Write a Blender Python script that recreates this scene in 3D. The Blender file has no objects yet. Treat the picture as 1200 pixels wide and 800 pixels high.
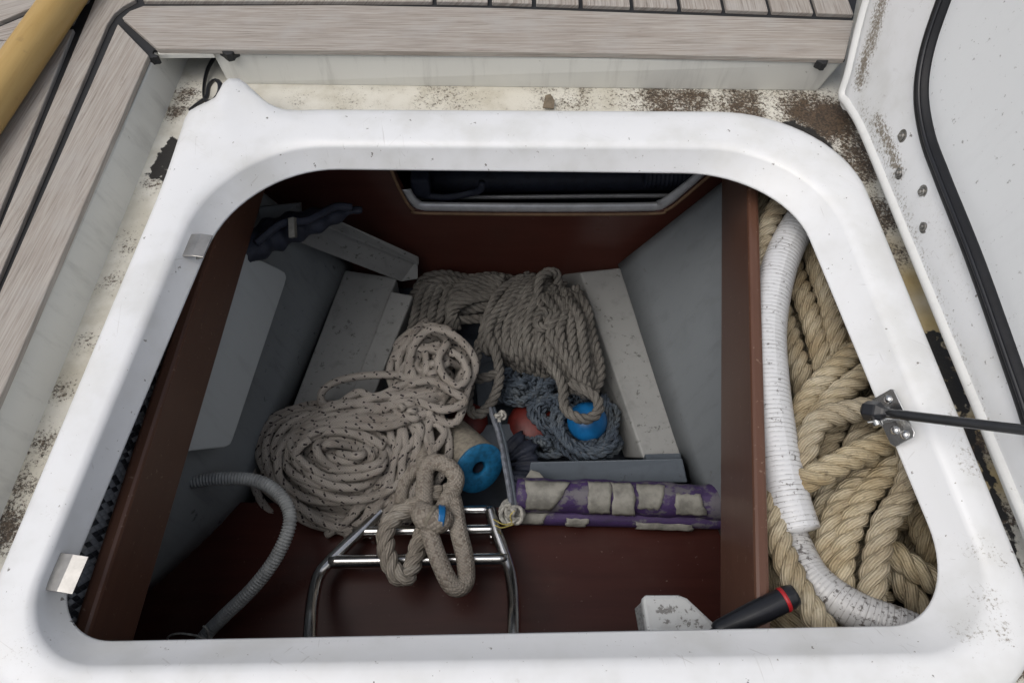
import bpy, math, random
import numpy as np
from mathutils import Vector

# ---------------------------------------------------------------- camera, sky, sun, exposure
sc = bpy.context.scene
CAM_H, PITCH, LENS = 0.65, math.radians(60), 26.0
cam_d = bpy.data.cameras.new('camera'); cam = bpy.data.objects.new('camera', cam_d)
sc.collection.objects.link(cam); sc.camera = cam
cam_d.lens = LENS; cam_d.sensor_width = 36.0; cam_d.clip_start = 0.01; cam_d.clip_end = 500
cam.location = (0, 0, CAM_H); cam.rotation_euler = (math.pi / 2 - PITCH, 0, 0)
sc.render.resolution_x, sc.render.resolution_y = 1024, 682

SUN_EL, SUN_AZ = math.radians(64), math.radians(-120)      # azimuth measured from +y towards +x
world = bpy.data.worlds.new('World'); sc.world = world; world.use_nodes = True
wn = world.node_tree.nodes; wl = world.node_tree.links; wn.clear()
sky = wn.new('ShaderNodeTexSky'); sky.sky_type = 'NISHITA'; sky.sun_disc = False
sky.sun_elevation = SUN_EL; sky.sun_rotation = SUN_AZ; sky.dust_density = 6.0; sky.air_density = 1.0
hs = wn.new('ShaderNodeHueSaturation'); hs.inputs['Saturation'].default_value = 0.6
bg = wn.new('ShaderNodeBackground'); bg.inputs['Strength'].default_value = 0.10
wo = wn.new('ShaderNodeOutputWorld')
wl.new(sky.outputs[0], hs.inputs['Color']); wl.new(hs.outputs[0], bg.inputs[0]); wl.new(bg.outputs[0], wo.inputs[0])
sun_d = bpy.data.lights.new('sun', 'SUN'); sun_d.energy = 1.15; sun_d.angle = math.radians(60); sun_d.color = (1.0, 0.985, 0.96)
sun = bpy.data.objects.new('sun', sun_d); sc.collection.objects.link(sun)
sdir = Vector((math.cos(SUN_EL) * math.sin(SUN_AZ), math.cos(SUN_EL) * math.cos(SUN_AZ), math.sin(SUN_EL)))
sun.rotation_euler = sdir.to_track_quat('Z', 'Y').to_euler(); sun.location = (-1, 1, 3)
sc.view_settings.view_transform = 'Standard'; sc.view_settings.look = 'None'
sc.view_settings.gamma = 1.0; sc.view_settings.use_curve_mapping = False
sc.view_settings.exposure = 0.0
sc.cycles.max_bounces = 8; sc.cycles.diffuse_bounces = 5

RNG = np.random.default_rng(7)
random.seed(7)

# ---------------------------------------------------------------- measuring helpers (plan of the place from the survey of the photo)
FPX = 1200 * LENS / 36.0
_fw = np.array([0, math.cos(PITCH), -math.sin(PITCH)]); _up = np.array([0, math.sin(PITCH), math.cos(PITCH)])
_rt = np.array([1.0, 0, 0]); _C = np.array([0, 0, CAM_H])
def ray(a, b): return _fw + _rt * (a - 600) / FPX + _up * (400 - b) / FPX
def P(a, b, z):
    d = ray(a, b); return _C + d * ((z - CAM_H) / d[2])
def PP(a, b, p0, n):
    d = ray(a, b); return _C + d * (np.dot(p0 - _C, n) / np.dot(d, n))
def PY(a, b, y): return PP(a, b, np.array([0, y, 0.0]), np.array([0, 1.0, 0]))
def path(pts, z=None):
    return np.array([P(p[0], p[1], p[2] if len(p) > 2 else z) for p in pts])

# ---------------------------------------------------------------- object helpers
def finish(o, label=None, cat=None, group=None, kind=None):
    if label: o['label'] = label
    if cat: o['category'] = cat
    if group: o['group'] = group
    if kind: o['kind'] = kind
    return o
def thing(name, loc, label, cat, group=None):
    o = bpy.data.objects.new(name, None); sc.collection.objects.link(o)
    o.location = tuple(float(v) for v in loc); o.empty_display_size = 0.03
    return finish(o, label, cat, group)
def wloc(o):
    v = np.zeros(3)
    while o is not None:
        v = v + np.array(o.location); o = o.parent
    return v

class MB:
    def __init__(self): self.v = []; self.f = []; self.uv = []; self.n = 0; self.attr = {}
    def add(self, v, f, uv=None):
        v = np.asarray(v, float)
        if uv is None: uv = np.stack([v[:, 0], v[:, 1]], 1)
        self.v.append(v); self.uv.append(np.asarray(uv, float))
        self.f += [tuple(i + self.n for i in q) for q in f]; self.n += len(v)
        return self
    def build(self, name, mat, parent=None, smooth=True, bevel=0, kind=None, label=None, cat=None, group=None, sharp=None):
        V = np.concatenate(self.v) if self.v else np.zeros((0, 3))
        UV = np.concatenate(self.uv)
        off = wloc(parent) if parent is not None else V.mean(0) * 0
        if parent is None:
            off = np.array([V[:, 0].mean(), V[:, 1].mean(), V[:, 2].min()])
        me = bpy.data.meshes.new(name); me.from_pydata((V - off).tolist(), [], self.f)
        li = np.empty(len(me.loops), np.int32); me.loops.foreach_get('vertex_index', li)
        ul = me.uv_layers.new(name='UVMap'); ul.data.foreach_set('uv', UV[li].astype(np.float32).ravel())
        for k, a in self.attr.items():
            at = me.attributes.new(k, 'FLOAT', 'POINT'); at.data.foreach_set('value', np.asarray(a, np.float32))
        me.polygons.foreach_set('use_smooth', [bool(smooth)] * len(me.polygons))
        me.materials.append(mat); me.update()
        o = bpy.data.objects.new(name, me); sc.collection.objects.link(o)
        if parent is not None: o.parent = parent
        else: o.location = off
        if sharp is not None: me.set_sharp_from_angle(angle=math.radians(sharp))
        if bevel:
            b = o.modifiers.new('bevel', 'BEVEL'); b.width = bevel; b.segments = 2; b.limit_method = 'ANGLE'; b.angle_limit = math.radians(35)
        return finish(o, label, cat, group, kind)

def catmull(pts, step=0.004, closed=False):
    p = np.asarray(pts, float); n = len(p)
    if n == 2 and not closed:
        m = max(2, int(np.linalg.norm(p[1] - p[0]) / step)); t = np.linspace(0, 1, m + 1)[:, None]
        return p[0] * (1 - t) + p[1] * t
    if closed: q = np.concatenate([p[-1:], p, p[:2]])
    else: q = np.concatenate([2 * p[:1] - p[1:2], p, 2 * p[-1:] - p[-2:-1]])
    out = []
    for i in range(1, len(q) - 2):
        a, b, c, d = q[i - 1], q[i], q[i + 1], q[i + 2]
        t = np.linspace(0, 1, 24, endpoint=False)[:, None]
        out.append(0.5 * (2 * b + (c - a) * t + (2 * a - 5 * b + 4 * c - d) * t ** 2 + (3 * b - a - 3 * c + d) * t ** 3))
    if not closed: out.append(q[-2:-1])
    o = np.concatenate(out)
    if closed: o = np.concatenate([o, o[:1]])
    s = np.concatenate([[0], np.cumsum(np.linalg.norm(np.diff(o, axis=0), axis=1))])
    m = max(3, int(s[-1] / step)); ss = np.linspace(0, s[-1], m + 1)
    return np.stack([np.interp(ss, s, o[:, k]) for k in range(3)], 1)

def frames(p):
    T = np.gradient(p, axis=0); T /= np.linalg.norm(T, axis=1)[:, None] + 1e-12
    N = np.zeros_like(p)
    a = np.array([0, 0, 1.0]) if abs(T[0][2]) < .9 else np.array([1.0, 0, 0])
    N[0] = a - T[0] * np.dot(a, T[0]); N[0] /= np.linalg.norm(N[0])
    for i in range(1, len(p)):
        v = N[i - 1] - T[i] * np.dot(N[i - 1], T[i]); N[i] = v / (np.linalg.norm(v) + 1e-12)
    return T, N, np.cross(T, N)

def arclen(p): return np.concatenate([[0], np.cumsum(np.linalg.norm(np.diff(p, axis=0), axis=1))])

def sweep(mb, p, r, sides=10, cap=True, flat=(1, 1), u0=0.0):
    """tube along p; r scalar or per-point array"""
    n = len(p); r = np.full(n, r) if np.isscalar(r) else np.asarray(r)
    T, N, B = frames(p); a = np.linspace(0, 2 * math.pi, sides + 1)
    ring = (np.cos(a)[None, :, None] * N[:, None, :] * flat[0] + np.sin(a)[None, :, None] * B[:, None, :] * flat[1]) * r[:, None, None] + p[:, None, :]
    s = arclen(p) + u0
    uv = np.stack([np.repeat(s, sides + 1), np.tile(a / (2 * math.pi), n)], 1)
    m = sides + 1; f = []
    for i in range(n - 1):
        for j in range(sides):
            f.append((i * m + j, i * m + j + 1, (i + 1) * m + j + 1, (i + 1) * m + j))
    V = ring.reshape(-1, 3)
    if cap:
        V = np.concatenate([V, p[:1] - T[:1] * r[0] * .15, p[-1:] + T[-1:] * r[-1] * .15]); uv = np.concatenate([uv, [[s[0], .5], [s[-1], .5]]])
        k = n * m
        for j in range(sides):
            f.append((j + 1, j, k)); f.append(((n - 1) * m + j, (n - 1) * m + j + 1, k + 1))
    mb.add(V, f, uv); return mb

def laid(mb, pts, R, pitch=None, step=None, sides=7, nst=3, hand=1, phase=None, fs=.53, fo=.50):
    """three-strand laid rope along control points"""
    pitch = pitch or R * 5.2; step = step or pitch / 11
    p = catmull(pts, step); T, N, B = frames(p); s = arclen(p)
    ph0 = RNG.uniform(0, 6.28) if phase is None else phase
    rs, ro = R * fs, R * fo
    for k in range(nst):
        ph = ph0 + hand * 2 * math.pi * s / pitch + k * 2 * math.pi / nst
        q = p + ro * (np.cos(ph)[:, None] * N + np.sin(ph)[:, None] * B)
        sweep(mb, q, rs, sides, cap=True, u0=RNG.uniform(0, 5))
    return mb

def hexa(mb, c):
    """8 corners: bottom 0-3, top 4-7"""
    mb.add(c, [(3, 2, 1, 0), (4, 5, 6, 7), (0, 1, 5, 4), (1, 2, 6, 5), (2, 3, 7, 6), (3, 0, 4, 7)]); return mb
def box(mb, lo, hi):
    x0, y0, z0 = lo; x1, y1, z1 = hi
    return hexa(mb, [(x0, y0, z0), (x1, y0, z0), (x1, y1, z0), (x0, y1, z0), (x0, y0, z1), (x1, y0, z1), (x1, y1, z1), (x0, y1, z1)])
def obox(mb, c, ax, ay, az):
    c, ax, ay, az = map(np.asarray, (c, ax, ay, az))
    return hexa(mb, [c - ax - ay - az, c + ax - ay - az, c + ax + ay - az, c - ax + ay - az, c - ax - ay + az, c + ax - ay + az, c + ax + ay + az, c - ax + ay + az])
def slab(mb, top, d, uvdir=None):
    """extrude the polygon top by the vector d"""
    top = np.asarray(top, float); n = len(top); d = np.asarray(d, float)
    V = np.concatenate([top, top + d])
    nrm = np.zeros(3)
    for i in range(n): nrm += np.cross(top[i] - top[0], top[(i + 1) % n] - top[0])
    flip = np.dot(nrm, d) > 0
    f = [tuple(range(n)), tuple(range(2 * n - 1, n - 1, -1))] + [(i, i + n, (i + 1) % n + n, (i + 1) % n) for i in range(n)]
    if flip: f = [tuple(reversed(q)) for q in f]
    uv = None
    if uvdir is not None:
        u = np.asarray(uvdir, float); u = u / np.linalg.norm(u); w = np.array([-u[1], u[0], 0])
        uv = np.stack([V @ u, V @ w + V[:, 2]], 1)
    mb.add(V, f, uv); return mb
def lathe(mb, c, ax, prof, sides=24):
    """prof: list of (distance along axis, radius)"""
    c = np.asarray(c, float); ax = np.asarray(ax, float); ax = ax / np.linalg.norm(ax)
    a = np.array([0, 0, 1.0]) if abs(ax[2]) < .9 else np.array([1.0, 0, 0])
    n = np.cross(ax, a); n /= np.linalg.norm(n); b = np.cross(ax, n); V = []; uv = []; f = []
    m = sides + 1
    for i, (t, r) in enumerate(prof):
        for j in range(m):
            th = 2 * math.pi * j / sides
            V.append(c + ax * t + (n * math.cos(th) + b * math.sin(th)) * r); uv.append((t + r, j / sides))
    for i in range(len(prof) - 1):
        for j in range(sides):
            f.append((i * m + j, i * m + j + 1, (i + 1) * m + j + 1, (i + 1) * m + j))
    mb.add(V, f, uv); return mb

# ---------------------------------------------------------------- materials
class NT:
    def __init__(self, name, rough=.5, metal=0.0, spec=None, base=(.5, .5, .5)):
        self.m = bpy.data.materials.new(name); self.m.use_nodes = True
        self.t = self.m.node_tree; self.b = self.t.nodes['Principled BSDF']
        self.b.inputs['Roughness'].default_value = rough; self.b.inputs['Metallic'].default_value = metal
        self.b.inputs['Base Color'].default_value = (*base, 1)
        if spec is not None: self.b.inputs['Specular IOR Level'].default_value = spec
    def n(self, t, **kw):
        o = self.t.nodes.new(t)
        for k, v in kw.items():
            if k in o.inputs: self.set(o.inputs[k], v)
            else: setattr(o, k, v)
        return o
    def set(self, s, v):
        if isinstance(v, bpy.types.NodeSocket): self.t.links.new(v, s)
        elif isinstance(v, bpy.types.Node): self.t.links.new(v.outputs[0], s)
        else: s.default_value = v
    def math(self, op, a, b=0.0, c=None, clamp=False):
        o = self.t.nodes.new('ShaderNodeMath'); o.operation = op; o.use_clamp = clamp
        self.set(o.inputs[0], a); self.set(o.inputs[1], b)
        if c is not None: self.set(o.inputs[2], c)
        return o.outputs[0]
    def pos(self): return self.t.nodes.new('ShaderNodeNewGeometry').outputs['Position']
    def uv(self): return self.t.nodes.new('ShaderNodeTexCoord').outputs['UV']
    def mapv(self, v, scale=(1, 1, 1), loc=(0, 0, 0)):
        o = self.t.nodes.new('ShaderNodeMapping'); self.set(o.inputs[0], v)
        o.inputs['Scale'].default_value = scale; self.set(o.inputs['Location'], loc); return o.outputs[0]
    def noise(self, v, scale, detail=4, rough=.55, dist=0.0):
        o = self.t.nodes.new('ShaderNodeTexNoise'); self.set(o.inputs['Vector'], v)
        o.inputs['Scale'].default_value = scale; o.inputs['Detail'].default_value = detail
        o.inputs['Roughness'].default_value = rough; o.inputs['Distortion'].default_value = dist; return o.outputs['Fac']
    def ramp(self, f, stops):
        o = self.t.nodes.new('ShaderNodeValToRGB'); self.set(o.inputs[0], f); e = o.color_ramp.elements
        while len(e) < len(stops): e.new(.5)
        for i, (p, c) in enumerate(stops):
            e[i].position = p; e[i].color = (*c, 1) if len(c) == 3 else c
        return o.outputs[0]
    def step(self, f, lo, hi):
        o = self.t.nodes.new('ShaderNodeMapRange'); o.interpolation_type = 'SMOOTHSTEP'; self.set(o.inputs[0], f)
        self.set(o.inputs[1], lo); self.set(o.inputs[2], hi); return o.outputs[0]
    def mix(self, f, a, b):
        o = self.t.nodes.new('ShaderNodeMix'); o.data_type = 'RGBA'
        self.set(o.inputs[0], f)
        for s, v in ((o.inputs[6], a), (o.inputs[7], b)):
            if isinstance(v, tuple): v = (*v, 1) if len(v) == 3 else v
            self.set(s, v)
        return o.outputs[2]
    def col(self, c): self.set(self.b.inputs['Base Color'], c)
    def bump(self, h, strength=.3, dist=.001):
        o = self.t.nodes.new('ShaderNodeBump'); self.set(o.inputs['Height'], h)
        o.inputs['Strength'].default_value = strength; o.inputs['Distance'].default_value = dist
        self.t.links.new(o.outputs[0], self.b.inputs['Normal'])
    def attr(self, name):
        o = self.t.nodes.new('ShaderNodeAttribute'); o.attribute_name = name; return o.outputs['Fac']
    def rnd(self): return self.t.nodes.new('ShaderNodeObjectInfo').outputs['Random']

def m_painted(name, base, dirt=(.12, .1, .08), rough=.4, speck=.62, blot=.5, scale=60, bump=.08, blotlo=.55):
    """painted or moulded surface with grime specks and faint blotches"""
    k = NT(name, rough); v = k.pos()
    n1 = k.noise(v, 9, 5); n2 = k.noise(v, scale, 5, .7); n3 = k.noise(v, scale * 5, 3)
    d = k.step(n1, blotlo, .8); c = k.mix(k.math('MULTIPLY', d, blot), base, tuple(x * .7 for x in base))
    stk = k.noise(k.mapv(v, (45, 45, 5)), 1, 5, .65); c = k.mix(k.math('MULTIPLY', k.step(stk, .5, .72), blot * .8), c, tuple(x * .55 + y * .3 for x, y in zip(base, dirt)))
    s = k.step(n2, speck, speck + .06); c = k.mix(k.math('MULTIPLY', s, .75), c, dirt)
    k.col(c); k.set(k.b.inputs['Roughness'], k.math('ADD', k.math('MULTIPLY', n2, .25), rough - .1))
    k.bump(k.math('ADD', n3, n2), bump, .0006); return k.m

def m_gelcoat():
    k = NT('white_gelcoat', .3); v = k.pos()
    n2 = k.noise(v, 75, 4, .6); n3 = k.noise(v, 14, 4); n4 = k.noise(v, 260, 2)
    scuff = k.noise(k.mapv(k.n('ShaderNodeVectorRotate', Vector=v, Angle=.6).outputs[0], (22, 60, 40)), 1, 7, .75, 1.2)
    c = k.mix(k.step(n3, .42, .72), (.78, .795, .81), (.68, .69, .685))
    c = k.mix(k.math('MULTIPLY', k.step(k.noise(v, 5, 5, .7), .5, .75), .2), c, (.66, .64, .56))
    c = k.mix(k.math('MULTIPLY', k.step(scuff, .60, .74), .3), c, (.45, .42, .37))
    c = k.mix(k.math('MULTIPLY', k.step(n2, .685, .72), .8), c, (.10, .085, .07))
    c = k.mix(k.math('MULTIPLY', k.step(k.noise(v, 210, 3, .6), .70, .74), .7), c, (.16, .13, .10))
    dn = k.attr('dirt'); m2 = k.math('MULTIPLY', k.step(k.math('ADD', k.noise(v, 300, 6, .75), k.math('MULTIPLY', dn, .22)), .66, .82), k.math('MINIMUM', k.math('MULTIPLY', dn, 1.3), 1.0))
    c = k.mix(m2, c, (.22, .19, .15))
    for ang, sc_ in ((.5, (6, 330, 60)), (-.9, (5, 300, 60)), (1.4, (8, 360, 60))):
        sl_ = k.noise(k.mapv(k.n('ShaderNodeVectorRotate', Vector=v, Angle=ang).outputs[0], sc_), 1, 2, .5)
        c = k.mix(k.math('MULTIPLY', k.math('MULTIPLY', k.step(sl_, .69, .73), k.step(k.noise(v, 17, 3), .5, .62)), .35), c, (.42, .41, .39))
    k.col(c); k.set(k.b.inputs['Roughness'], k.math('ADD', k.math('MULTIPLY', n3, .2), .22)); k.bump(k.math('ADD', n4, k.math('MULTIPLY', n3, 3)), .06, .0006); return k.m

def m_gutter():
    k = NT('grimy_cream_gelcoat', .5); v = k.pos(); d = k.attr('dirt'); y = k.attr('ochre'); bl = k.attr('black')
    n1 = k.noise(v, 28, 5, .6); n2 = k.noise(v, 330, 6, .75); n3 = k.noise(v, 420, 3)
    c = k.mix(k.step(n1, .35, .7), (.66, .645, .58), (.57, .55, .48))
    stn = k.noise(k.mapv(v, (14, 14, 14)), 1, 5, .7); c = k.mix(k.math('MULTIPLY', k.step(stn, .46, .7), .35), c, (.45, .42, .33))
    c = k.mix(k.math('MULTIPLY', k.step(k.math('ADD', n1, k.math('MULTIPLY', d, .35)), .72, 1.05), .6), c, (.19, .145, .095))
    c = k.mix(y, c, k.mix(k.step(n1, .4, .6), (.44, .34, .16), (.36, .27, .12)))
    sp = k.step(k.math('ADD', k.math('MULTIPLY', k.math('ADD', n2, k.math('MULTIPLY', n1, .3)), 1.0), k.math('MULTIPLY', d, .30)), .79, .92)
    c = k.mix(sp, c, k.mix(k.step(n3, .4, .6), (.04, .03, .022), (.105, .072, .045)))
    bm = k.step(k.math('ADD', bl, k.math('MULTIPLY', k.math('SUBTRACT', k.noise(v, 90, 4), .5), 1.6)), .5, .65)
    c = k.mix(bm, c, (.018, .016, .014))
    k.col(c); k.bump(k.math('ADD', n2, k.math('MULTIPLY', sp, 1.2)), .3, .0012); return k.m

def m_teak():
    k = NT('weathered_teak', .75); uv = k.uv(); r = k.math('MULTIPLY', k.rnd(), 37.0)
    cb = k.n('ShaderNodeCombineXYZ', X=r, Y=r)
    g = k.noise(k.mapv(uv, (14, 420, 1), cb.outputs[0]), 1, 6, .65, .3)
    g2 = k.noise(k.mapv(uv, (5, 90, 1), cb.outputs[0]), 1, 4, .6, .6); n = k.noise(uv, 18, 3)
    c = k.ramp(g, [(.30, (.13, .105, .088)), (.43, (.30, .265, .235)), (.56, (.43, .395, .36)), (.75, (.54, .51, .475))])
    c = k.mix(k.math('MULTIPLY', k.step(g2, .48, .7), .5), c, (.25, .20, .165))
    c = k.mix(k.math('MULTIPLY', k.step(n, .45, .75), .5), c, (.42, .415, .41))
    c = k.mix(k.math('MULTIPLY', k.step(k.noise(k.mapv(uv, (30, 45, 1), cb.outputs[0]), 1, 5, .7), .64, .72), .45), c, (.17, .13, .105))
    c = k.mix(k.math('MULTIPLY', k.rnd(), .3), c, (.44, .42, .385)); c = k.mix(k.math('MULTIPLY', k.math('FRACT', k.math('MULTIPLY', k.rnd(), 7.3)), .3), c, (.30, .265, .225))
    k.col(c); k.bump(g, .55, .0012); return k.m

def m_ply(ca=(.024, .006, .005), cb=(.062, .018, .013), ro=.3, sp=.18):
    k = NT('varnished_brown_ply', ro, 0, sp); v = k.pos()
    g = k.noise(k.mapv(v, (6, 60, 60)), 1, 5, .6, .4); n = k.noise(v, 8, 4); s = k.noise(v, 150, 3)
    c = k.mix(g, ca, cb); c = k.mix(k.math('MULTIPLY', k.step(n, .5, .75), .4), c, (.07, .04, .03))
    c = k.mix(k.math('MULTIPLY', k.step(s, .68, .74), .4), c, (.22, .17, .14))
    k.col(c); k.set(k.b.inputs['Roughness'], k.math('ADD', k.math('MULTIPLY', n, .3), ro - .1)); k.bump(g, .08, .0006); return k.m
def m_beam():
    k = NT('brown_painted_board', .32); v = k.pos()
    n = k.noise(v, 40, 4); s = k.noise(v, 160, 3)
    c = k.mix(k.noise(k.mapv(v, (70, 7, 70)), 1, 5, .6), (.082, .037, .023), (.130, .063, .041)); c = k.mix(k.math('MULTIPLY', k.step(s, .66, .72), .5), c, (.3, .22, .17))
    k.col(c); k.bump(n, .08, .0008); return k.m

def m_laid(name, cols, fib=60, rough=.9, dirty=(.13, .105, .08), dirt=.45, yarns=13, yk=330.0, bd=.0016, vary=0):
    k = NT(name, rough); uv = k.uv(); v = k.pos()
    f = k.noise(k.mapv(uv, (90, fib, 1)), 1, 3, .6, .4)
    sx = k.n('ShaderNodeSeparateXYZ', Vector=uv)
    wob = k.math('MULTIPLY', k.noise(k.mapv(uv, (60, 4, 1)), 1, 3), 5.0)
    w = k.math('SINE', k.math('ADD', k.math('ADD', k.math('MULTIPLY', sx.outputs[0], yk), wob), k.math('MULTIPLY', sx.outputs[1], 6.2832 * yarns)))
    n = k.noise(v, 26, 4); n2 = k.noise(v, 130, 4, .7)
    c = k.ramp(n, [(.3, cols[0]), (.5, cols[1]), (.68, cols[2])])
    if vary: c = k.mix(k.math('MULTIPLY', k.rnd(), vary), c, (.33, .30, .25))
    c = k.mix(k.math('MULTIPLY', k.step(f, .45, .7), .45), c, tuple(x * .55 for x in cols[0]))
    c = k.mix(k.math('MULTIPLY', k.step(n2, .55, .72), dirt), c, dirty)
    c = k.mix(k.math('MULTIPLY', k.step(w, -.2, -1.0), .35), c, tuple(x * .4 for x in cols[0]))  # shade in the grooves between yarns put into the colour
    k.col(c); k.bump(k.math('ADD', k.math('MULTIPLY', w, .3), f), .9, bd); return k.m

def m_braid(name, base, fleck, p=.0062, k_ar=8, thr=.88, rough=.8, bump=.7, dirty=(.2, .16, .12)):
    """plaited cover: crossing diagonal yarns in uv, a few yarns dark"""
    k = NT(name, rough); uv = k.uv(); v = k.pos(); s = k.n('ShaderNodeSeparateXYZ', Vector=uv)
    a = k.math('ADD', k.math('DIVIDE', s.outputs[0], p), k.math('MULTIPLY', s.outputs[1], float(k_ar)))
    b = k.math('SUBTRACT', k.math('DIVIDE', s.outputs[0], p), k.math('MULTIPLY', s.outputs[1], float(k_ar)))
    h = k.math('MULTIPLY', k.math('ABSOLUTE', k.math('SINE', k.math('MULTIPLY', a, math.pi))), k.math('ABSOLUTE', k.math('SINE', k.math('MULTIPLY', b, math.pi))))
    cb = k.n('ShaderNodeCombineXYZ', X=k.math('FLOOR', a), Y=k.math('FLOOR', b))
    wn_ = k.n('ShaderNodeTexWhiteNoise', noise_dimensions='2D', Vector=cb.outputs[0])
    n = k.noise(v, 24, 4)
    c = k.mix(n, base, tuple(x * .72 for x in base)); c = k.mix(k.math('MULTIPLY', k.step(n, .5, .7), .35), c, dirty)
    if thr > 1:
        fb = k.math('COMPARE', k.math('FLOORED_MODULO', k.math('FLOOR', b), 5.0), 0.0, .1); fa = k.math('LESS_THAN', k.math('FLOORED_MODULO', k.math('FLOOR', a), 4.0), 1.5)
        fk = k.math('MULTIPLY', k.math('MULTIPLY', fb, fa), k.math('GREATER_THAN', wn_.outputs['Value'], .2))
    else: fk = k.math('GREATER_THAN', wn_.outputs['Value'], thr)
    c = k.mix(fk, c, fleck)
    c = k.mix(k.math('MULTIPLY', k.math('SUBTRACT', 1.0, k.step(h, .0, .35)), .4), c, tuple(x * .35 for x in base))
    k.col(c); k.bump(h, bump, .0012); return k.m

def m_simple(name, base, rough=.5, metal=0, var=.25, scale=40, bump=.1, spec=None):
    k = NT(name, rough, metal, spec); v = k.pos(); n = k.noise(v, scale, 5, .6); n2 = k.noise(v, scale * 6, 3)
    k.col(k.mix(k.step(n, .35, .7), base, tuple(x * (1 - var) for x in base)))
    k.set(k.b.inputs['Roughness'], k.math('ADD', k.math('MULTIPLY', n2, .2), max(rough - .1, .02)))
    if bump: k.bump(n2, bump, .0006)
    return k.m

def m_hose(name, base, dirt, amount, period=.0052):
    k = NT(name, .35); uv = k.uv(); v = k.pos(); s = k.n('ShaderNodeSeparateXYZ', Vector=uv)
    fr = k.math('FRACT', k.math('ADD', k.math('DIVIDE', s.outputs[0], period), s.outputs[1]))
    groove = k.math('LESS_THAN', fr, .16); n = k.noise(v, 55, 5, .7); n2 = k.noise(v, 190, 4, .7)
    g = k.math('MULTIPLY', groove, k.step(n, .35, .62)); c = k.mix(k.math('MULTIPLY', g, .75), base, (.16, .15, .14))
    c = k.mix(k.math('MULTIPLY', k.step(k.math('ADD', n2, k.math('MULTIPLY', n, .4)), .95 - amount, 1.04 - amount), .85), c, dirt)
    k.col(c); return k.m

M = {}
M['gel'] = m_gelcoat(); M['gutter'] = m_gutter(); M['teak'] = m_teak(); M['ply'] = m_ply(); M['beam'] = m_beam(); M['ply_lightened'] = m_ply((.065, .021, .016), (.115, .042, .031), .28, .5)  # bulkhead gets the ply lightened in colour to offset its dim light
M['caulk'] = m_simple('black_caulking', (.018, .019, .021), .6)
M['wallw'] = m_painted('white_moulding', (.66, .66, .62), rough=.4, speck=.68, blot=.5)
M['lid'] = m_painted('lid_gelcoat', (.70, .71, .70), dirt=(.2, .18, .15), rough=.35, speck=.66, blot=.25, scale=70)
M['lidin'] = m_painted('lid_inner_flowcoat', (.76, .785, .80), dirt=(.22, .22, .21), rough=.4, speck=.63, blot=.10, scale=120, bump=.2)
M['rubber'] = m_simple('black_rubber', (.012, .013, .016), .5, 0, .3, 60, .1, .25)
M['steel'] = m_simple('stainless_steel', (.70, .70, .69), .22, 1.0, .12, 60, .03)
M['steelb'] = m_simple('brushed_stainless', (.44, .43, .41), .36, 1.0, .2, 90, .1)
M['bolt'] = m_simple('dull_bolt_steel', (.34, .33, .31), .4, .9, .4, 120, .2)
M['blackp'] = m_simple('black_plastic', (.012, .013, .017), .35)
M['rod'] = m_simple('dark_strut_rod', (.05, .052, .055), .22, .6, .2)
M['hullg'] = m_painted('grey_hull_paint', (.25, .275, .29), dirt=(.08, .08, .08), rough=.55, speck=.64, blot=.6, scale=35, bump=.25)
M['hullr'] = m_painted('pale_grey_hull_paint', (.20, .22, .235), dirt=(.14, .14, .14), rough=.55, speck=.66, blot=.6, scale=35, bump=.25)
M['flap'] = m_painted('pale_panel', (.52, .56, .57), rough=.45, speck=.72, blot=.3)
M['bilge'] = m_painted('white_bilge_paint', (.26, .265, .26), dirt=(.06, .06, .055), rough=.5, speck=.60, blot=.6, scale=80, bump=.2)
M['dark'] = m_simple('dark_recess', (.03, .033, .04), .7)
M['bottom'] = m_simple('dark_blue_bilge', (.06, .075, .10), .5, 0, .5, 20, .2)
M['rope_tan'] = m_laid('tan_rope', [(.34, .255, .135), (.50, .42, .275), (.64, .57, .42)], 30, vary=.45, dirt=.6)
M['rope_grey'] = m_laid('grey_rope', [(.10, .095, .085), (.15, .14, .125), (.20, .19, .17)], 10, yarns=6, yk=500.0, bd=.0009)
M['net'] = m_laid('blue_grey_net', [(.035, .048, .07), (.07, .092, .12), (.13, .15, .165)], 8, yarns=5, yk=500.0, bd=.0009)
M['braid'] = m_braid('flecked_braid', (.46, .42, .375), (.03, .022, .025), .0042, 10, 2, .85, 1.0)
M['bridle'] = m_braid('thick_grey_braid', (.34, .305, .26), (.20, .17, .14), .005, 12, .85)
M['rope_bridle'] = m_laid('grey_bridle_strands', [(.22, .195, .16), (.33, .295, .25), (.42, .39, .34)], 14, yarns=9, yk=400.0)
M['weave'] = m_braid('dark_woven_braid', (.55, .56, .56), (.05, .05, .052), .0075, 22, .6, .6, 1.0)
M['hose'] = m_hose('white_ribbed_hose', (.60, .61, .625), (.07, .06, .05), .15)
M['hosed'] = m_hose('grubby_hose', (.48, .48, .48), (.06, .05, .045), .21)
M['conduit'] = m_simple('grey_conduit', (.34, .355, .355), .5, 0, .3, 60)
M['pole'] = m_simple('pole', (.5, .33, .12), .3)
M['blue'] = m_simple('blue_foam', (.008, .14, .30), .6, 0, .45, 120, .5)
M['bluep'] = m_simple('blue_plastic', (.01, .15, .40), .35, 0, .3)
M['red'] = m_simple('red_plastic', (.14, .016, .012), .5, 0, .5, 60)
M['redr'] = m_simple('red_ring', (.40, .015, .02), .35)
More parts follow.
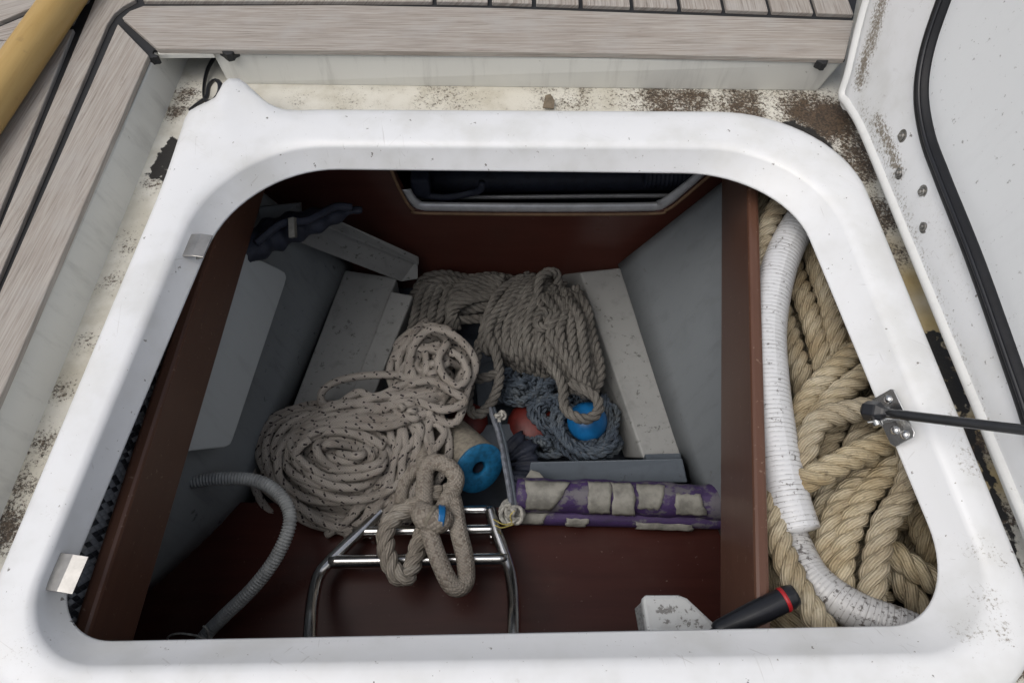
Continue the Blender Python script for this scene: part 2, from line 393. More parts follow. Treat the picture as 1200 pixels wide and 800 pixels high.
def m_purple():
    k = NT('worn_purple_cloth', .65); v = k.pos(); n = k.noise(v, 22, 5, .65); n2 = k.noise(k.mapv(v, (40, 120, 120)), 1, 5, .7); n3 = k.noise(v, 400, 3)
    c = k.mix(k.step(n2, .4, .7), (.05, .026, .10), (.033, .02, .065)); c = k.mix(k.math('MULTIPLY', k.step(k.math('ADD', n, k.math('MULTIPLY', n2, .35)), .68, .76), .8), c, (.14, .135, .145))
    k.col(c); k.bump(k.math('ADD', n2, n3), .4, .0012); return k.m
M['purple'] = m_purple()
M['tape'] = m_simple('grey_tape', (.27, .265, .235), .6, 0, .5, 45, .5)
M['board'] = m_painted('grey_blue_board', (.10, .12, .145), dirt=(.05, .05, .055), rough=.6, speck=.6, blot=.6, scale=40, bump=.25)
M['twine'] = m_simple('beige_twine', (.26, .235, .19), .85, 0, .4, 150, .6)
M['navy'] = m_simple('navy_cloth', (.022, .028, .048), .65, 0, .4, 60, .6)
M['strap'] = m_simple('grey_strap', (.22, .24, .28), .8, 0, .5, 120, .7)
M['knot'] = m_simple('frayed_white_cord', (.45, .44, .40), .9, 0, .5, 160, .8)
M['yellow'] = m_simple('yellow_thread', (.55, .45, .12), .8)
M['brush'] = m_painted('white_brush_plastic', (.56, .58, .58), dirt=(.10, .09, .08), rough=.5, speck=.55, blot=.6, scale=90)
M['bristle'] = m_simple('grey_bristle', (.34, .35, .35), .8, 0, .5, 300, .6)
M['alu'] = m_simple('satin_aluminium', (.66, .68, .70), .35, .3, .2, 40, .08)
M['leaf'] = m_simple('dead_leaf', (.20, .16, .11), .8, 0, .5, 90)
def m_pole():
    k = NT('varnished_pole', .35); uv = k.uv(); v = k.pos()
    g = k.noise(k.mapv(uv, (9, 14, 1)), 1, 5, .6, .5); n = k.noise(v, 60, 4)
    c = k.mix(g, (.40, .25, .075), (.60, .42, .17)); c = k.mix(k.math('MULTIPLY', k.step(n, .62, .72), .4), c, (.3, .2, .08))
    k.col(c); k.bump(g, .1, .001); return k.m
M['pole'] = m_pole()

# ---------------------------------------------------------------- hatch rim
NA, NE = 16, 22
def rquad(c, tl):
    """rounded quad; c four corners TL,TR,BR,BL; tl tangent lengths per corner (towards previous, towards next)"""
    c = [np.asarray(q, float) for q in c]; out = []
    for i in range(4):
        pv, cu, nx = c[i - 1], c[i], c[(i + 1) % 4]
        a = (pv - cu) / np.linalg.norm(pv - cu); b = (nx - cu) / np.linalg.norm(nx - cu); t1, t2 = tl[i]
        p0 = cu + a * t1; p3 = cu + b * t2; p1 = p0 - a * t1 * .56; p2 = p3 - b * t2 * .56
        t = np.linspace(0, 1, NA)[:, None]
        out.append(p0 * (1 - t) ** 3 + 3 * p1 * t * (1 - t) ** 2 + 3 * p2 * t * t * (1 - t) + p3 * t ** 3)
        pn, nn = nx, c[(i + 2) % 4]; a2 = (cu - nx) / np.linalg.norm(cu - nx)
        q0 = nx + a2 * tl[(i + 1) % 4][0]
        s = np.linspace(0, 1, NE + 2)[1:-1, None]; out.append(p3 * (1 - s) + q0 * s)
    return np.concatenate(out)
Zl = -.03
outer = rquad([P(228, 128, -.01), P(978, 132, -.01), P(1262, 830, -.01), P(-67, 832, -.01)], [(.02, .02), (.15, .13), (.10, .10), (.09, .09)])
ridge = rquad([P(255, 168, 0), P(955, 171, 0), P(1200, 768, 0), P(0, 785, 0)], [(.13, .13), (.13, .12), (.085, .08), (.075, .075)])
opening = rquad([P(283, 197, Zl), P(917, 204, Zl), P(1136, 731, Zl), P(50, 752, Zl)], [(.125, .12), (.12, .10), (.09, .07), (.06, .063)])
# the raised corner lug: reshape the outer line round the top left corner
lug = catmull(path([(196, 198), (212, 152), (222, 132), (238, 126), (256, 120), (266, 100), (278, 95), (290, 101), (303, 116), (322, 126), (345, 128)], -.008), .002)
ls = np.linspace(0, len(lug) - 1, NA + 8).astype(int)
k_prev = 4; idx = [(-k_prev + i) % len(outer) for i in range(NA + 8)]
o2 = outer.copy(); o2[idx] = lug[ls]
def lerp(a, b, t): return a * (1 - t) + b * t
def setz(a, z): a = a.copy(); a[:, 2] = z; return a
cen = opening.mean(0)
def grow(a, d):
    r = a - cen; r[:, 2] = 0; return a + r / np.linalg.norm(r, axis=1)[:, None] * d
loops = [setz(grow(o2, .006), -.06), setz(grow(o2, .003), -.03), setz(o2, -.012), setz(lerp(o2, ridge, .05), -.0065), setz(lerp(o2, ridge, .14), -.003), setz(lerp(o2, ridge, .3), -.0008),
         setz(lerp(o2, ridge, .6), .0), setz(lerp(o2, ridge, .85), -.0002), setz(lerp(ridge, opening, .04), -.0016), setz(lerp(ridge, opening, .16), -.0055), setz(lerp(ridge, opening, .35), -.0115), setz(lerp(ridge, opening, .75), -.0235),
         setz(lerp(ridge, opening, .95), Zl + .0015), setz(opening, Zl), setz(grow(opening, .0015), Zl - .0025), setz(grow(opening, .006), Zl - .004), setz(grow(opening, .03), -.04)]
# lift the lug
for li_, w in ((2, .012), (3, .013), (4, .0135), (5, .010), (6, .002)):
    for j, i in enumerate(idx):
        loops[li_][i, 2] += w * math.exp(-((j - 12) / 4.5) ** 2)
def line_blobs(pts, r, s_):
    c = catmull([np.array([a, b, 0.]) for a, b in pts], 4.0); return [(q[0], q[1], r * (1 + .35 * math.sin(i * 1.7)), s_) for i, q in enumerate(c)]
def blob(V, lst, z):
    d = np.zeros(len(V))
    for px, py, r, s in lst:
        c = P(px, py, z); e = P(px + r, py, z); rr = np.linalg.norm(e - c)
        d = np.maximum(d, s * np.exp(-((V[:, 0] - c[0]) ** 2 + (V[:, 1] - c[1]) ** 2) / rr ** 2))
    return d
def ringmesh(loops, attrs=None):
    n = len(loops[0]); mb = MB(); V = np.concatenate(loops); f = []
    for i in range(len(loops) - 1):
        for j in range(n):
            k = (j + 1) % n; f.append((i * n + j, (i + 1) * n + j, (i + 1) * n + k, i * n + k))
    mb.add(V, f); return mb, V
coam = thing('hatch_coaming', (cen[0], cen[1], -.06), 'raised white gelcoat rim framing the open locker hatch', 'hatch rim')
mb, V = ringmesh(loops)
mb.f = [tuple(reversed(q)) for q in mb.f]
mb.attr['dirt'] = blob(V, [(1125, 490, 22, .9), (1135, 540, 24, 1.0), (1150, 640, 22, .8), (1160, 700, 25, .8), (1140, 740, 30, .7), (30, 760, 40, .6), (20, 700, 25, .5), (275, 108, 10, .6), (1060, 790, 40, .5), (240, 150, 15, .4), (600, 150, 40, .35), (1080, 350, 18, .8), (1060, 300, 15, .7), (1100, 420, 15, .8), (60, 600, 20, .6), (110, 440, 16, .5), (160, 330, 16, .5), (300, 140, 25, .4), (450, 145, 30, .35), (800, 150, 30, .4), (920, 175, 25, .5), (1180, 660, 14, 1.0), (1175, 740, 20, 1.0)], 0)
mb.build('rim_moulding', M['gel'], coam)
# two stainless catch plates on the left slope
def catch(px, py, s):
    c0 = P(px, py, -.012); t = P(px - 20 * s, py + 45 * s, -.012) - c0; t /= np.linalg.norm(t)
    inw = np.array([t[1] * -1, t[0], 0]); inw = inw if inw[0] > 0 else -inw; inw /= np.linalg.norm(inw)
    dn = inw * .5 + np.array([0, 0, -.86]); nr = np.cross(t, dn); nr = nr if nr[2] > 0 else -nr
    m = MB(); L, W = .0205 * s, .012 * s
    prof = [(-.012, .003), (-.004, .009), (.010, .0085), (.0125, .005), (.0125, -.006)]
    v = []
    for d, h in prof:
        for sg in (-1, 1): v.append(c0 + inw * d * s + nr * h + t * sg * L * .75)
    v = np.array(v); f = [(2 * i, 2 * i + 1, 2 * i + 3, 2 * i + 2) for i in range(len(prof) - 1)]
    m.add(v, f); o = m.build('catch_plate', M['steelb'], coam, smooth=False)
    so = o.modifiers.new('thick', 'SOLIDIFY'); so.thickness = .0022; b = o.modifiers.new('bevel', 'BEVEL'); b.width = .0016; b.segments = 2
    return o
catch(228, 289, 1.0); catch(75, 671, 1.05)

# ---------------------------------------------------------------- gutter ring round the rim
gl = []
for t in [-.03, -.002, .004, .010, .016, .022, .03, .038, .047, .057, .068, .08, .095, .115, .14, .18, .25, .4, .7, 1.2]:
    gl.append(setz(grow(outer, t), -.056))
# densify round the loop
def densify(a, k=3):
    n = len(a); return np.concatenate([lerp(a[i:i + 1], a[(i + 1) % n][None], s / k) for i in range(n) for s in range(k)])
gl = [densify(a) for a in gl]
mb, V = ringmesh(gl)
mb.attr['dirt'] = blob(V, [(790, 120, 70, .95), (870, 125, 50, .95), (940, 128, 40, 1.2), (970, 140, 45, 1.45), (1010, 185, 45, 1.1), (1035, 250, 36, 1.0), (1055, 300, 25, .7), (660, 118, 60, .55), (520, 118, 60, .45), (420, 122, 60, .3), (350, 118, 25, .4),
    (220, 110, 22, .9), (205, 130, 18, .8), (180, 215, 18, .7), (150, 290, 22, .5), (130, 330, 18, .6), (100, 400, 20, .6), (70, 460, 20, .6), (50, 520, 28, .75), (25, 570, 30, .85), (10, 620, 40, 1.0), (1110, 420, 30, 1.1), (1140, 520, 30, 1.1), (1165, 600, 30, 1.0), (1195, 690, 40, 1.1), (1190, 770, 40, 1.1)], -.056)
mb.attr['ochre'] = np.minimum(1, blob(V, [(1070, 330, 35, 1.0), (1095, 380, 40, 1.0), (1115, 440, 35, 1.0), (1140, 500, 35, 1), (1165, 560, 35, 1), (1050, 290, 25, .5), (560, 105, 80, .12), (20, 560, 60, .25), (80, 420, 60, .15)], -.056))
mb.attr['black'] = blob(V, line_blobs([(925, 146), (950, 158), (975, 180), (996, 212), (1012, 245)], 9, 1.0) + line_blobs([(1090, 395), (1104, 420), (1116, 446), (1126, 475)], 13, 1.0) + line_blobs([(1126, 475), (1140, 515), (1156, 555), (1172, 600), (1184, 640), (1196, 690)], 8, .85) + line_blobs([(203, 163), (190, 184), (178, 204)], 7, 1.0) + line_blobs([(205, 172), (197, 190), (190, 206)], 8, 1.0) + [(218, 118, 7, .7), (212, 128, 6, .7)], -.056)
mb.f = [tuple(reversed(q)) for q in mb.f]
mb.build('gutter', M['gutter'], kind='structure', label='grimy cream drainage gutter round the raised hatch rim')

# ---------------------------------------------------------------- teak deck
def E1(y): return 180 - .441 * (y - 64)
def Lb(y): return 131 - .43 * (y - 26)
def Lc(y): return 107 - .415 * y
def ytop(x): return float(np.interp(x, [165, 400, 590, 800, 1000], [4, 3, 6, 13, 20]))
deck = MB()
slab(deck, [P(*q, -.0035) for q in [(180, 59), (700, 64), (990, 71), (1004, 0), (1022, -90), (-140, -90), (-330, 800), (E1(800), 800)]], (0, 0, -.003))
deck_o = deck.build('deck', M['caulk'], smooth=False, kind='structure', label='black caulked bed of the weathered teak deck')
def plank(poly, d):
    m = MB(); slab(m, [P(*q, .002) for q in poly], (0, 0, -.008), d)
    return m.build('plank', M['teak'], deck_o, smooth=False, bevel=.0012)
yd = P(0, 400, 0) - P(180, 64, 0)
plank([(174, 65), (138, 28), (Lb(420) + 4, 420), (Lb(820) + 4, 820), (E1(820) - 3, 820), (E1(420) - 3, 420)], yd)
plank([(158, -70), (158, 0), (145, 7), (134, 16), (126, 28), (Lb(420) - 4, 420), (Lb(820) - 4, 820), (Lc(820) + 3, 820), (Lc(420) + 3, 420), (111, 0), (138, -70)], yd)
plank([(86, 34), (Lc(420) - 3, 420), (Lc(820) - 3, 820), (Lc(820) - 50, 820), (Lc(420) - 45, 420), (40, 42)], yd)
plank([(34, 46), (Lc(420) - 49, 420), (Lc(820) - 54, 820), (Lc(820) - 120, 820), (Lc(420) - 100, 420), (-60, 52)], yd)
plank([(-60, 32), (0, 31), (70, 2), (95, 5), (84, 26), (14, 48), (-60, 40)], (1, .4, 0))
plank([(-60, 27), (0, 25), (66, -3), (100, -70), (-60, -70)], (1, .5, 0))
plank([(102, 0), (130, -70), (108, -70), (76, -3), (96, 3)], yd)
# margin plank and short planks behind the hatch
plank([(184, 57), (143, 21), (152, 13), (168, 7), (400, 6), (590, 9.5), (800, 17), (1001, 24), (990, 69), (700, 62)], (1, 0, 0))
xs = [165, 509, 574, 626, 681, 741, 797, 849, 903, 956, 1003]
for a, b in zip(xs[:-1], xs[1:]):
    sa, sb = (a - 600) / 1102, (b - 600) / 1102
    ya, yb = ytop(a) - 3, ytop(b) - 3
    plank([(a + 2.5, ya), (b - 2.5, yb), (b - 2.5 - sb * 80, yb - 80), (a + 2.5 - sa * 80, ya - 80)], (0, 1, 0))
# white upstands below the deck edge
m = MB()
a0, a1 = P(E1(62) + 3, 58, -.0068), P(E1(820), 820, -.0068); a0 = a0 + (a0 - a1) * .12; b0 = P(224, 62, -.06); b1 = a1 + np.array([.012, 0, -.056])
b0 = np.array([a0[0] + .012, a0[1], -.06])
n0 = np.array([-.02, 0, 0])
hexa(m, [b0 + n0, b0, b1, b1 + n0, a0 + n0, a0, a1, a1 + n0])
m.build('gutter_upstand', M['wallw'], smooth=False, bevel=.003, label='white moulded upstand below the planks beside the slanting rim', cat='upstand')
m = MB()
yt = P(600, 60, -.003)[1]; yb_ = P(600, 105, -.058)[1]
def tw(px, py, z): return P(px, py, z)
A, B_ = P(247, 60.5, -.0068), P(988, 73, -.0068)
A2, B2 = P(268, 100, -.058), P(958, 108, -.058)
bk = np.array([0, .03, 0])
hexa(m, [A2, B2, B2 + bk * 1.8, A2 + bk * 1.8, A, B_, B_ + bk, A + bk])
m.build('gutter_upstand', M['wallw'], smooth=False, bevel=.004, label='long white moulded upstand below the plank behind the hatch', cat='upstand')
m = MB(); slab(m, [P(184, 59, -.006), P(250, 60, -.006), P(250, 63.5, -.006), P(186, 64, -.006)], (0, 0, -.006)); m.build('deck_edge_lip', M['wallw'], deck_o, smooth=False)

# black sealant blobs at the deck edge
def sealant(px, py, w, label):
    m = MB(); pts = []
    for i in range(11):
        th = 2 * math.pi * i / 11; r = 1 + .3 * math.sin(3 * th + px)
        pts.append(P(px + w * r * math.cos(th), py + w * .45 * r * math.sin(th), -.001))
    slab(m, pts[::-1], (0, 0, -.012)); m.build('sealant_smear', M['caulk'], smooth=False, bevel=.001, label=label, cat='sealant')
sealant(177, 65, 7, 'black sealant blob where the two margin planks meet in the corner')
sealant(267, 58, 11, 'black sealant smear on the long white upstand near the rim lug')
sealant(965, 71, 7, 'small black sealant smear on the upstand close to the lid')

# wooden pole across the deck corner
pa, pb = P(95, -30, .0245), P(-30, 151, .0245)
d = pb - pa
m = MB(); sweep(m, catmull([pa - d * .5, pa, pb, pb + d * .8], .02), np.linspace(.0225, .0245, len(catmull([pa - d * .5, pa, pb, pb + d * .8], .02))), 28)
m.build('wooden_pole', M['pole'], label='round varnished yellow wooden pole lying on the teak deck', cat='pole')

# black cable loop in the gutter corner
m = MB()
cp = path([(252, 66, -.045), (244, 80, -.048), (240, 95, -.05), (239, 112, -.047), (242, 119, -.042), (250, 119, -.034), (257, 110, -.026), (258, 99, -.024), (252, 94, -.028), (245, 101, -.036), (242, 114, -.044), (232, 122, -.05), (222, 130, -.052)])
sweep(m, catmull(cp, .003), .0036, 8, flat=(1, .6)); m.build('cable_end', M['blackp'], label='loop of black strap curled in the gutter by the rim lug', cat='strap')
m = MB(); slab(m, [P(636, 126, -.05), P(639, 112, -.045), (P(645, 110, -.044)), P(650, 118, -.047), P(649, 127, -.051)], (0, 0, -.0015)); m.build('dead_leaf', M['leaf'], smooth=False, label='small brown dead leaf in the gutter behind the rim', cat='leaf')

# ---------------------------------------------------------------- open lid on the right
B0, B1 = P(1004, 114, -.012), P(1180, 560, -.012); U = (B1 - B0) / np.linalg.norm(B1 - B0)
outw = np.array([U[1] * -1, U[0], 0]); outw = outw if outw[0] > 0 else -outw
LEAN = math.radians(9); Vv = np.array([0, 0, 1]) * math.cos(LEAN) + outw * math.sin(LEAN); Nn = np.cross(U, Vv); Nn = Nn if Nn[0] < 0 else -Nn
def LU(u, v, n=0): return B0 + U * u + Vv * v + Nn * n
def lid_uv(px, py, n=0.0):
    q = PP(px, py, B0 + Nn * n, Nn) - B0; return q @ U, q @ Vv
lid = thing('locker_lid', LU(.35, -.03), 'open white locker lid standing up beside the hatch with black seal', 'lid')
f0, f1 = lid_uv(984, 112), lid_uv(1014, 0)
du = (f1[0] - f0[0]) / (f1[1] - f0[1])
def far(v): return f0[0] + (v - f0[1]) * du * (1 - min(1, max(0, v)) * .9)
outl = [(f0[0], f0[1]), (.0, -.024), (.012, -.012), (.72, -.004), (.79, .05), (.80, .5), (.72, .58), (.0, .58), (far(.5), .5), (far(.3), .3), (far(.15), .15), (f1[0], f1[1])]
outc = catmull([np.array([a, b, 0]) for a, b in outl], .012, True)[:-1]
m = MB(); slab(m, [LU(a, b, 0) for a, b, _ in outc], -Nn * .03); m.build('panel', M['lid'], lid, smooth=False, bevel=.006)
# rolled flange strip along the bottom and far edge
fl = catmull([np.array([a, b, 0]) for a, b in [(.78, .012), (.5, .002), (.25, -.004), (.06, -.008), (.0, -.015), (f0[0] + .006, f0[1] + .006), (f0[0] - .01, f0[1] + .03), (f1[0] + .008, f1[1]), (far(.15) + .008, .15), (far(.3) + .008, .3)]], .008)
m = MB(); sweep(m, np.array([LU(a, b, .001) for a, b, _ in fl]), .006, 10); m.build('flange', M['lid'], lid)
# grimy moulded border between flange and seal
M['lidrim'] = M['gel']
# seal path
sp = [(1240, 560), (1200, 450), (1150, 310), (1110, 210), (1092, 160), (1085, 110), (1092, 60), (1112, 0), (1136, -60), (1165, -140)]
suv = [lid_uv(*q) for q in sp]; suv = [(.8, suv[0][1] - .004)] + suv
sl = catmull([np.array([a, b, 0]) for a, b in suv], .006)
m = MB(); sweep(m, np.array([LU(a, b, .004) for a, b, _ in sl]), .0092, 12); se = m.build('rubber_seal', M['rubber'], lid)
m = MB(); off = []
for a, b, _ in sl: off.append(LU(a + .003, b + .003, .0125))
sweep(m, np.array(off), .0022, 8); m.build('seal_lip', M['blackp'], se)
def resample(c, n): 
    q = arclen(c); t = np.linspace(0, q[-1], n); return np.stack([np.interp(t, q, c[:, k]) for k in range(3)], 1)
ca_, cb_ = resample(fl, 110), resample(sl, 110); vv = []
for i in range(110):
    for j in range(13):
        q = lerp(ca_[i], cb_[i], j / 12); vv.append(LU(q[0], q[1], .0012 + .002 * math.sin(math.pi * j / 12)))
m = MB(); m.add(vv, [(i * 13 + j, i * 13 + j + 1, (i + 1) * 13 + j + 1, (i + 1) * 13 + j) for i in range(109) for j in range(12)])
def lblob(lst):
    d = np.zeros(len(vv)); A3 = np.array(vv)
    for px, py, r_, s_ in lst:
        a, b = lid_uv(px, py); c = LU(a, b); a, b = lid_uv(px + r_, py); rr = np.linalg.norm(LU(a, b) - c)
        d = np.maximum(d, s_ * np.exp(-((A3 - c) ** 2).sum(1) / rr ** 2))
    return d
m.attr['dirt'] = lblob(line_blobs([(1036, 2), (1026, 40), (1014, 75), (1010, 100)], 8, 1.5) + line_blobs([(1030, 140), (1040, 160), (1050, 185), (1056, 200)], 7, 1.5) + line_blobs([(1010, 120), (1060, 240), (1090, 320), (1130, 420), (1170, 520)], 9, .8) + line_blobs([(1090, 230), (1120, 300), (1140, 350)], 20, .5))
brd_ = m.build('border', M['lidrim'], lid); sd_ = brd_.modifiers.new('t', 'SOLIDIFY'); sd_.thickness = .0006; sd_.offset = 0
# inner flow-coated field inside the seal
fld = [LU(a, b, .0032) for a, b, _ in sl[::2]]
fld += [LU(.02, .5, .0032), LU(.75, .5, .0032)]
m = MB(); slab(m, fld, -Nn * .002); m.build('inner_panel', M['lidin'], lid, smooth=False)
for q in [(1060, 160), (1057, 203), (1084, 225), (1086, 266)]:
    u_, v_ = lid_uv(*q); c = LU(u_, v_, 0)
    m = MB(); lathe(m, c + Nn * .0022, Nn, [(-.002, .008), (.0008, .008), (.0012, .0073), (.0012, .005), (.0028, .005), (.0034, .0043), (.0034, .0028), (.005, .0026), (.0055, .002), (.0055, 0)], 18)
    m.build('hinge_bolt', M['bolt'], lid, sharp=40)

# gas strut
strut = thing('gas_strut', P(1042, 492, -.018), 'dark gas strut joining the right rim slope to the open lid', 'strut')
bx, by = 1046, 490
s0 = P(1026, 482, -.004); lu = lid_uv(1345, 520); s1 = LU(lu[0], lu[1], .012)
m = MB(); sweep(m, catmull([s0, s1], .02), .0046, 14); m.build('rod', M['rod'], strut)
dirn = (s1 - s0) / np.linalg.norm(s1 - s0)
m = MB(); pp_ = catmull([s0 - dirn * .014, s0 + dirn * .014], .002); sweep(m, pp_, np.interp(np.linspace(0, 1, len(pp_)), [0, .15, .6, .8, 1], [.003, .010, .0105, .006, .0045]), 6); m.build('end_fitting', M['blackp'], strut, smooth=False, bevel=.001)
# bracket plate lying on the slope
t_ = P(1064, 512, -.016) - P(1040, 462, -.016); t_ /= np.linalg.norm(t_)
inw = np.array([-abs(t_[1]), -t_[0] if t_[1] > 0 else t_[0], 0]); inw = np.cross(t_, [0, 0, 1]); inw = inw if inw[0] < 0 else -inw
dn = inw * .45 + np.array([0, 0, -.85]); dn /= np.linalg.norm(dn); nr = np.cross(t_, dn); nr = nr if nr[2] > 0 else -nr
pc = P(1049, 489, -.014) + nr * .003
m = MB(); poly = []
for a, b in [(-.026, -.010), (-.024, -.013), (.022, -.013), (.026, -.010), (.026, .012), (.022, .015), (-.024, .015), (-.026, .012)]: poly.append(pc + t_ * a + dn * b)
slab(m, poly, -nr * .002); br = m.build('bracket', M['steel'], strut, smooth=False, bevel=.0008)
for a in (-.018, -.009, .012, .020):
    m = MB(); lathe(m, pc + t_ * a + dn * (.004 if a in (-.009, .012) else -.003), nr, [(-.001, .0045), (.0012, .0045), (.0026, .003), (.003, 0)], 14); m.build('screw', M['steel'], br)
m = MB(); obox(m, pc + nr * .008 + t_ * .003 + inw * .004, inw * .013, t_ * .0012, nr * .009); m.build('tab', M['steel'], br, smooth=False, bevel=.0008)
m = MB(); lathe(m, s0 - dirn * .004 + t_ * .004, t_, [(0, .005), (.004, .005), (.0045, .0035), (.008, .0035), (.0085, .005), (.012, .005), (.0125, 0)], 16); m.build('pivot_pin', M['steel'], strut, sharp=40)

# ---------------------------------------------------------------- locker shell
m = MB()
for lo, hi in [((-.80, -.2, -.66), (.80, 1.15, -.64)), ((-.82, -.2, -.64), (-.80, 1.15, -.058)), ((.80, -.2, -.64), (.82, 1.15, -.058)), ((-.82, 1.15, -.66), (.82, 1.17, -.058)), ((-.82, -.22, -.66), (.82, -.2, -.058))]:
    box(m, lo, hi)
m.build('hull_shell', M['bottom'], smooth=False, kind='structure', label='dark painted inside of the hull round the locker')
YB = .80; ZF = -.42
m = MB(); box(m, (-.45, .30, -.535), (.45, YB + .02, -.53)); m.build('bilge_floor', M['bottom'], smooth=False, kind='structure', label='dark wet bilge floor at the bottom of the locker')
# brown plywood floor at the near end
m = MB(); slab(m, [P(130, 585, ZF), P(860, 600, ZF), P(900, 870, ZF), P(60, 870, ZF)], (0, 0, -.012)); m.build('locker_floor', M['ply'], smooth=False, kind='structure', label='dark brown varnished plywood sole at the near end of the locker')
# far bulkhead with cut-out
def yz(px, py, y=YB): q = PY(px, py, y); return (q[0], q[2])
cut = [yz(*q) for q in [(448, 170), (462, 208), (476, 236), (484, 245), (498, 249.5), (640, 251), (765, 250), (780, 246), (792, 239), (832, 205), (866, 175)]]
xl, xr = -.62, .62; zt = -.06; zb = -.53
mb = MB()
cl = [(xl, zt), (xl, zb), (xr, zb), (xr, zt), (cut[-1][0], zt)] + [tuple(q) for q in cut[::-1]] + [(cut[0][0], zt)]
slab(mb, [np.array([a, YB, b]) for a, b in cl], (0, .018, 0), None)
bulk = mb.build('bulkhead', M['ply_lightened'], smooth=False, kind='structure', label='varnished brown plywood bulkhead with a window cut-out across the locker')
m = MB()
for i in range(len(cut) - 1):
    a, b = cut[i], cut[i + 1]
sweep(m, catmull([np.array([a, YB - .0005, b]) for a, b in cut], .006), .0028, 6)
m.build('cutout_edge', m_simple('raw_ply_edge', (.26, .16, .09), .7), bulk)
# space behind the cut-out
sill = thing('window_sill', PY(633, 246, YB + .03), 'satin aluminium sill below the dark opening in the bulkhead', 'sill')
y2 = YB + .002
fo_ = [(470, 222), (479, 236), (486, 243), (500, 247.5), (640, 249), (764, 248), (779, 244), (790, 237), (812, 218), (832, 200)]
fi_ = [(481, 221), (487, 231), (494, 235.5), (505, 237), (640, 238), (760, 237), (770, 235), (780, 230), (804, 212), (824, 195)]
ra = catmull([PY(*q, YB + .006) for q in fo_], .004); rb = catmull([PY(*q, YB + .010) for q in fi_], .004); n_s = 90
ra = ra[np.linspace(0, len(ra) - 1, n_s).astype(int)]; rb = rb[np.linspace(0, len(rb) - 1, n_s).astype(int)]; m = MB(); vv_ = []
for i in range(n_s):
    for j in range(5): q = lerp(ra[i], rb[i], j / 4); vv_.append(q + np.array([0, -.004 * math.sin(math.pi * j / 4), .003 * math.sin(math.pi * j / 4)]))
m.add(vv_, [(i * 5 + j, (i + 1) * 5 + j, (i + 1) * 5 + j + 1, i * 5 + j + 1) for i in range(n_s - 1) for j in range(4)])
o_ = m.build('frame_lip', M['alu'], sill); so = o_.modifiers.new('t', 'SOLIDIFY'); so.thickness = .002; so.offset = 0
m = MB(); c0, c1 = PY(478, 232, y2 + .07), PY(800, 229, y2 + .07); sweep(m, catmull([c0, c1], .02), .004, 10); m.build('track', M['alu'], sill)
m = MB(); a, b = PY(500, 212, y2 + .10), PY(835, 208, y2 + .10); sweep(m, catmull([a, b], .02), .022, 16)
m.build('dark_pipe', M['navy'], label='dark navy pipe running behind the opening in the bulkhead', cat='pipe')
m = MB(); a, b = PY(755, 207, y2 + .05), PY(850, 208, y2 + .05); q = catmull([a, b], .0025); sweep(m, q, .017 + .002 * np.sin(arclen(q) / .007 * 6.28), 16)
m.build('ribbed_hose', M['navy'], label='black ribbed hose end at the right of the bulkhead opening', cat='hose')
lev = thing('valve_lever', PY(492, 226, y2 + .03), 'dark valve with a long lever behind the bulkhead opening', 'valve')
m = MB(); a = PY(494, 216, y2 + .03); box(m, a - [.016, .012, .02], a + [.014, .012, .022]); m.build('body', M['navy'], lev, smooth=False, bevel=.004)
m = MB(); sweep(m, catmull([PY(480, 226, y2 + .03), PY(520, 231, y2 + .02), PY(552, 226, y2 + .02), PY(563, 222, y2 + .015), PY(565, 214, y2 + .015)], .004), .006, 8); m.build('lever', M['navy'], lev)

# longitudinal brown boards under the deck
def board(px_top, px_bot, ztop, label, sgn, th=.02):
    t0, t1 = P(*px_top[0], ztop), P(*px_top[1], ztop)
    def down(t, pxb):
        # bottom vertically below, at the depth where the photo shows its lower edge
        d = ray(*pxb); s = (t[0] - 0) / d[0]; return _C[2] + d[2] * s
    z0 = down(t0, px_bot[0]); z1 = down(t1, px_bot[1]); zb_ = (z0 + z1) / 2
    ex = (t1 - t0) / np.linalg.norm(t1 - t0); A_ = t0 - ex * .25; B__ = t1 + ex * .25
    nrm = np.array([sgn * abs(ex[1]), -sgn * ex[0] * np.sign(ex[1]), 0]); m = MB()
    hexa(m, [A_ + [0, 0, zb_ - ztop], B__ + [0, 0, zb_ - ztop], B__ + nrm * th + [0, 0, zb_ - ztop], A_ + nrm * th + [0, 0, zb_ - ztop], A_, B__, B__ + nrm * th, A_ + nrm * th])
    o = m.build('side_board', M['beam'], smooth=False, bevel=.004, label=label, cat='board'); print('board', zb_, t0, t1); return zb_
zbr = board([(876, 215), (886, 725)], [(832, 215), (839, 725)], -.065, 'brown board beside the thick tan rope', 1, .014)
zbl = board([(270, 225), (136, 640)], [(309, 225), (186, 640)], -.065, 'brown board next to the dark woven braid', -1, .016)

# left hull side, flap panel, frame, stringers
m = MB()
top = [P(330, 235, -.19), P(262, 380, -.19), P(190, 560, -.19), P(130, 740, -.19)]
top = [q + np.array([-.05, 0, .06]) for q in top]
bot = [P(412, 309, -.46), P(340, 480, -.46), P(300, 580, -.45), P(150, 712, -.43)]
V_ = []; nU = 4
tp = catmull(top, .02); bp = catmull(bot, .02); n_ = 30
tp = tp[np.linspace(0, len(tp) - 1, n_).astype(int)]; bp = bp[np.linspace(0, len(bp) - 1, n_).astype(int)]
for i in range(n_):
    for j in range(6): V_.append(lerp(tp[i], bp[i], j / 5))
f_ = [(i * 6 + j, i * 6 + j + 1, (i + 1) * 6 + j + 1, (i + 1) * 6 + j) for i in range(n_ - 1) for j in range(5)]
m.add(V_, f_); hl = m.build('hull_side', M['hullg'], kind='structure', label='grey painted hull side under the board next to the woven braid')
so = hl.modifiers.new('thick', 'SOLIDIFY'); so.thickness = .01; so.offset = 0
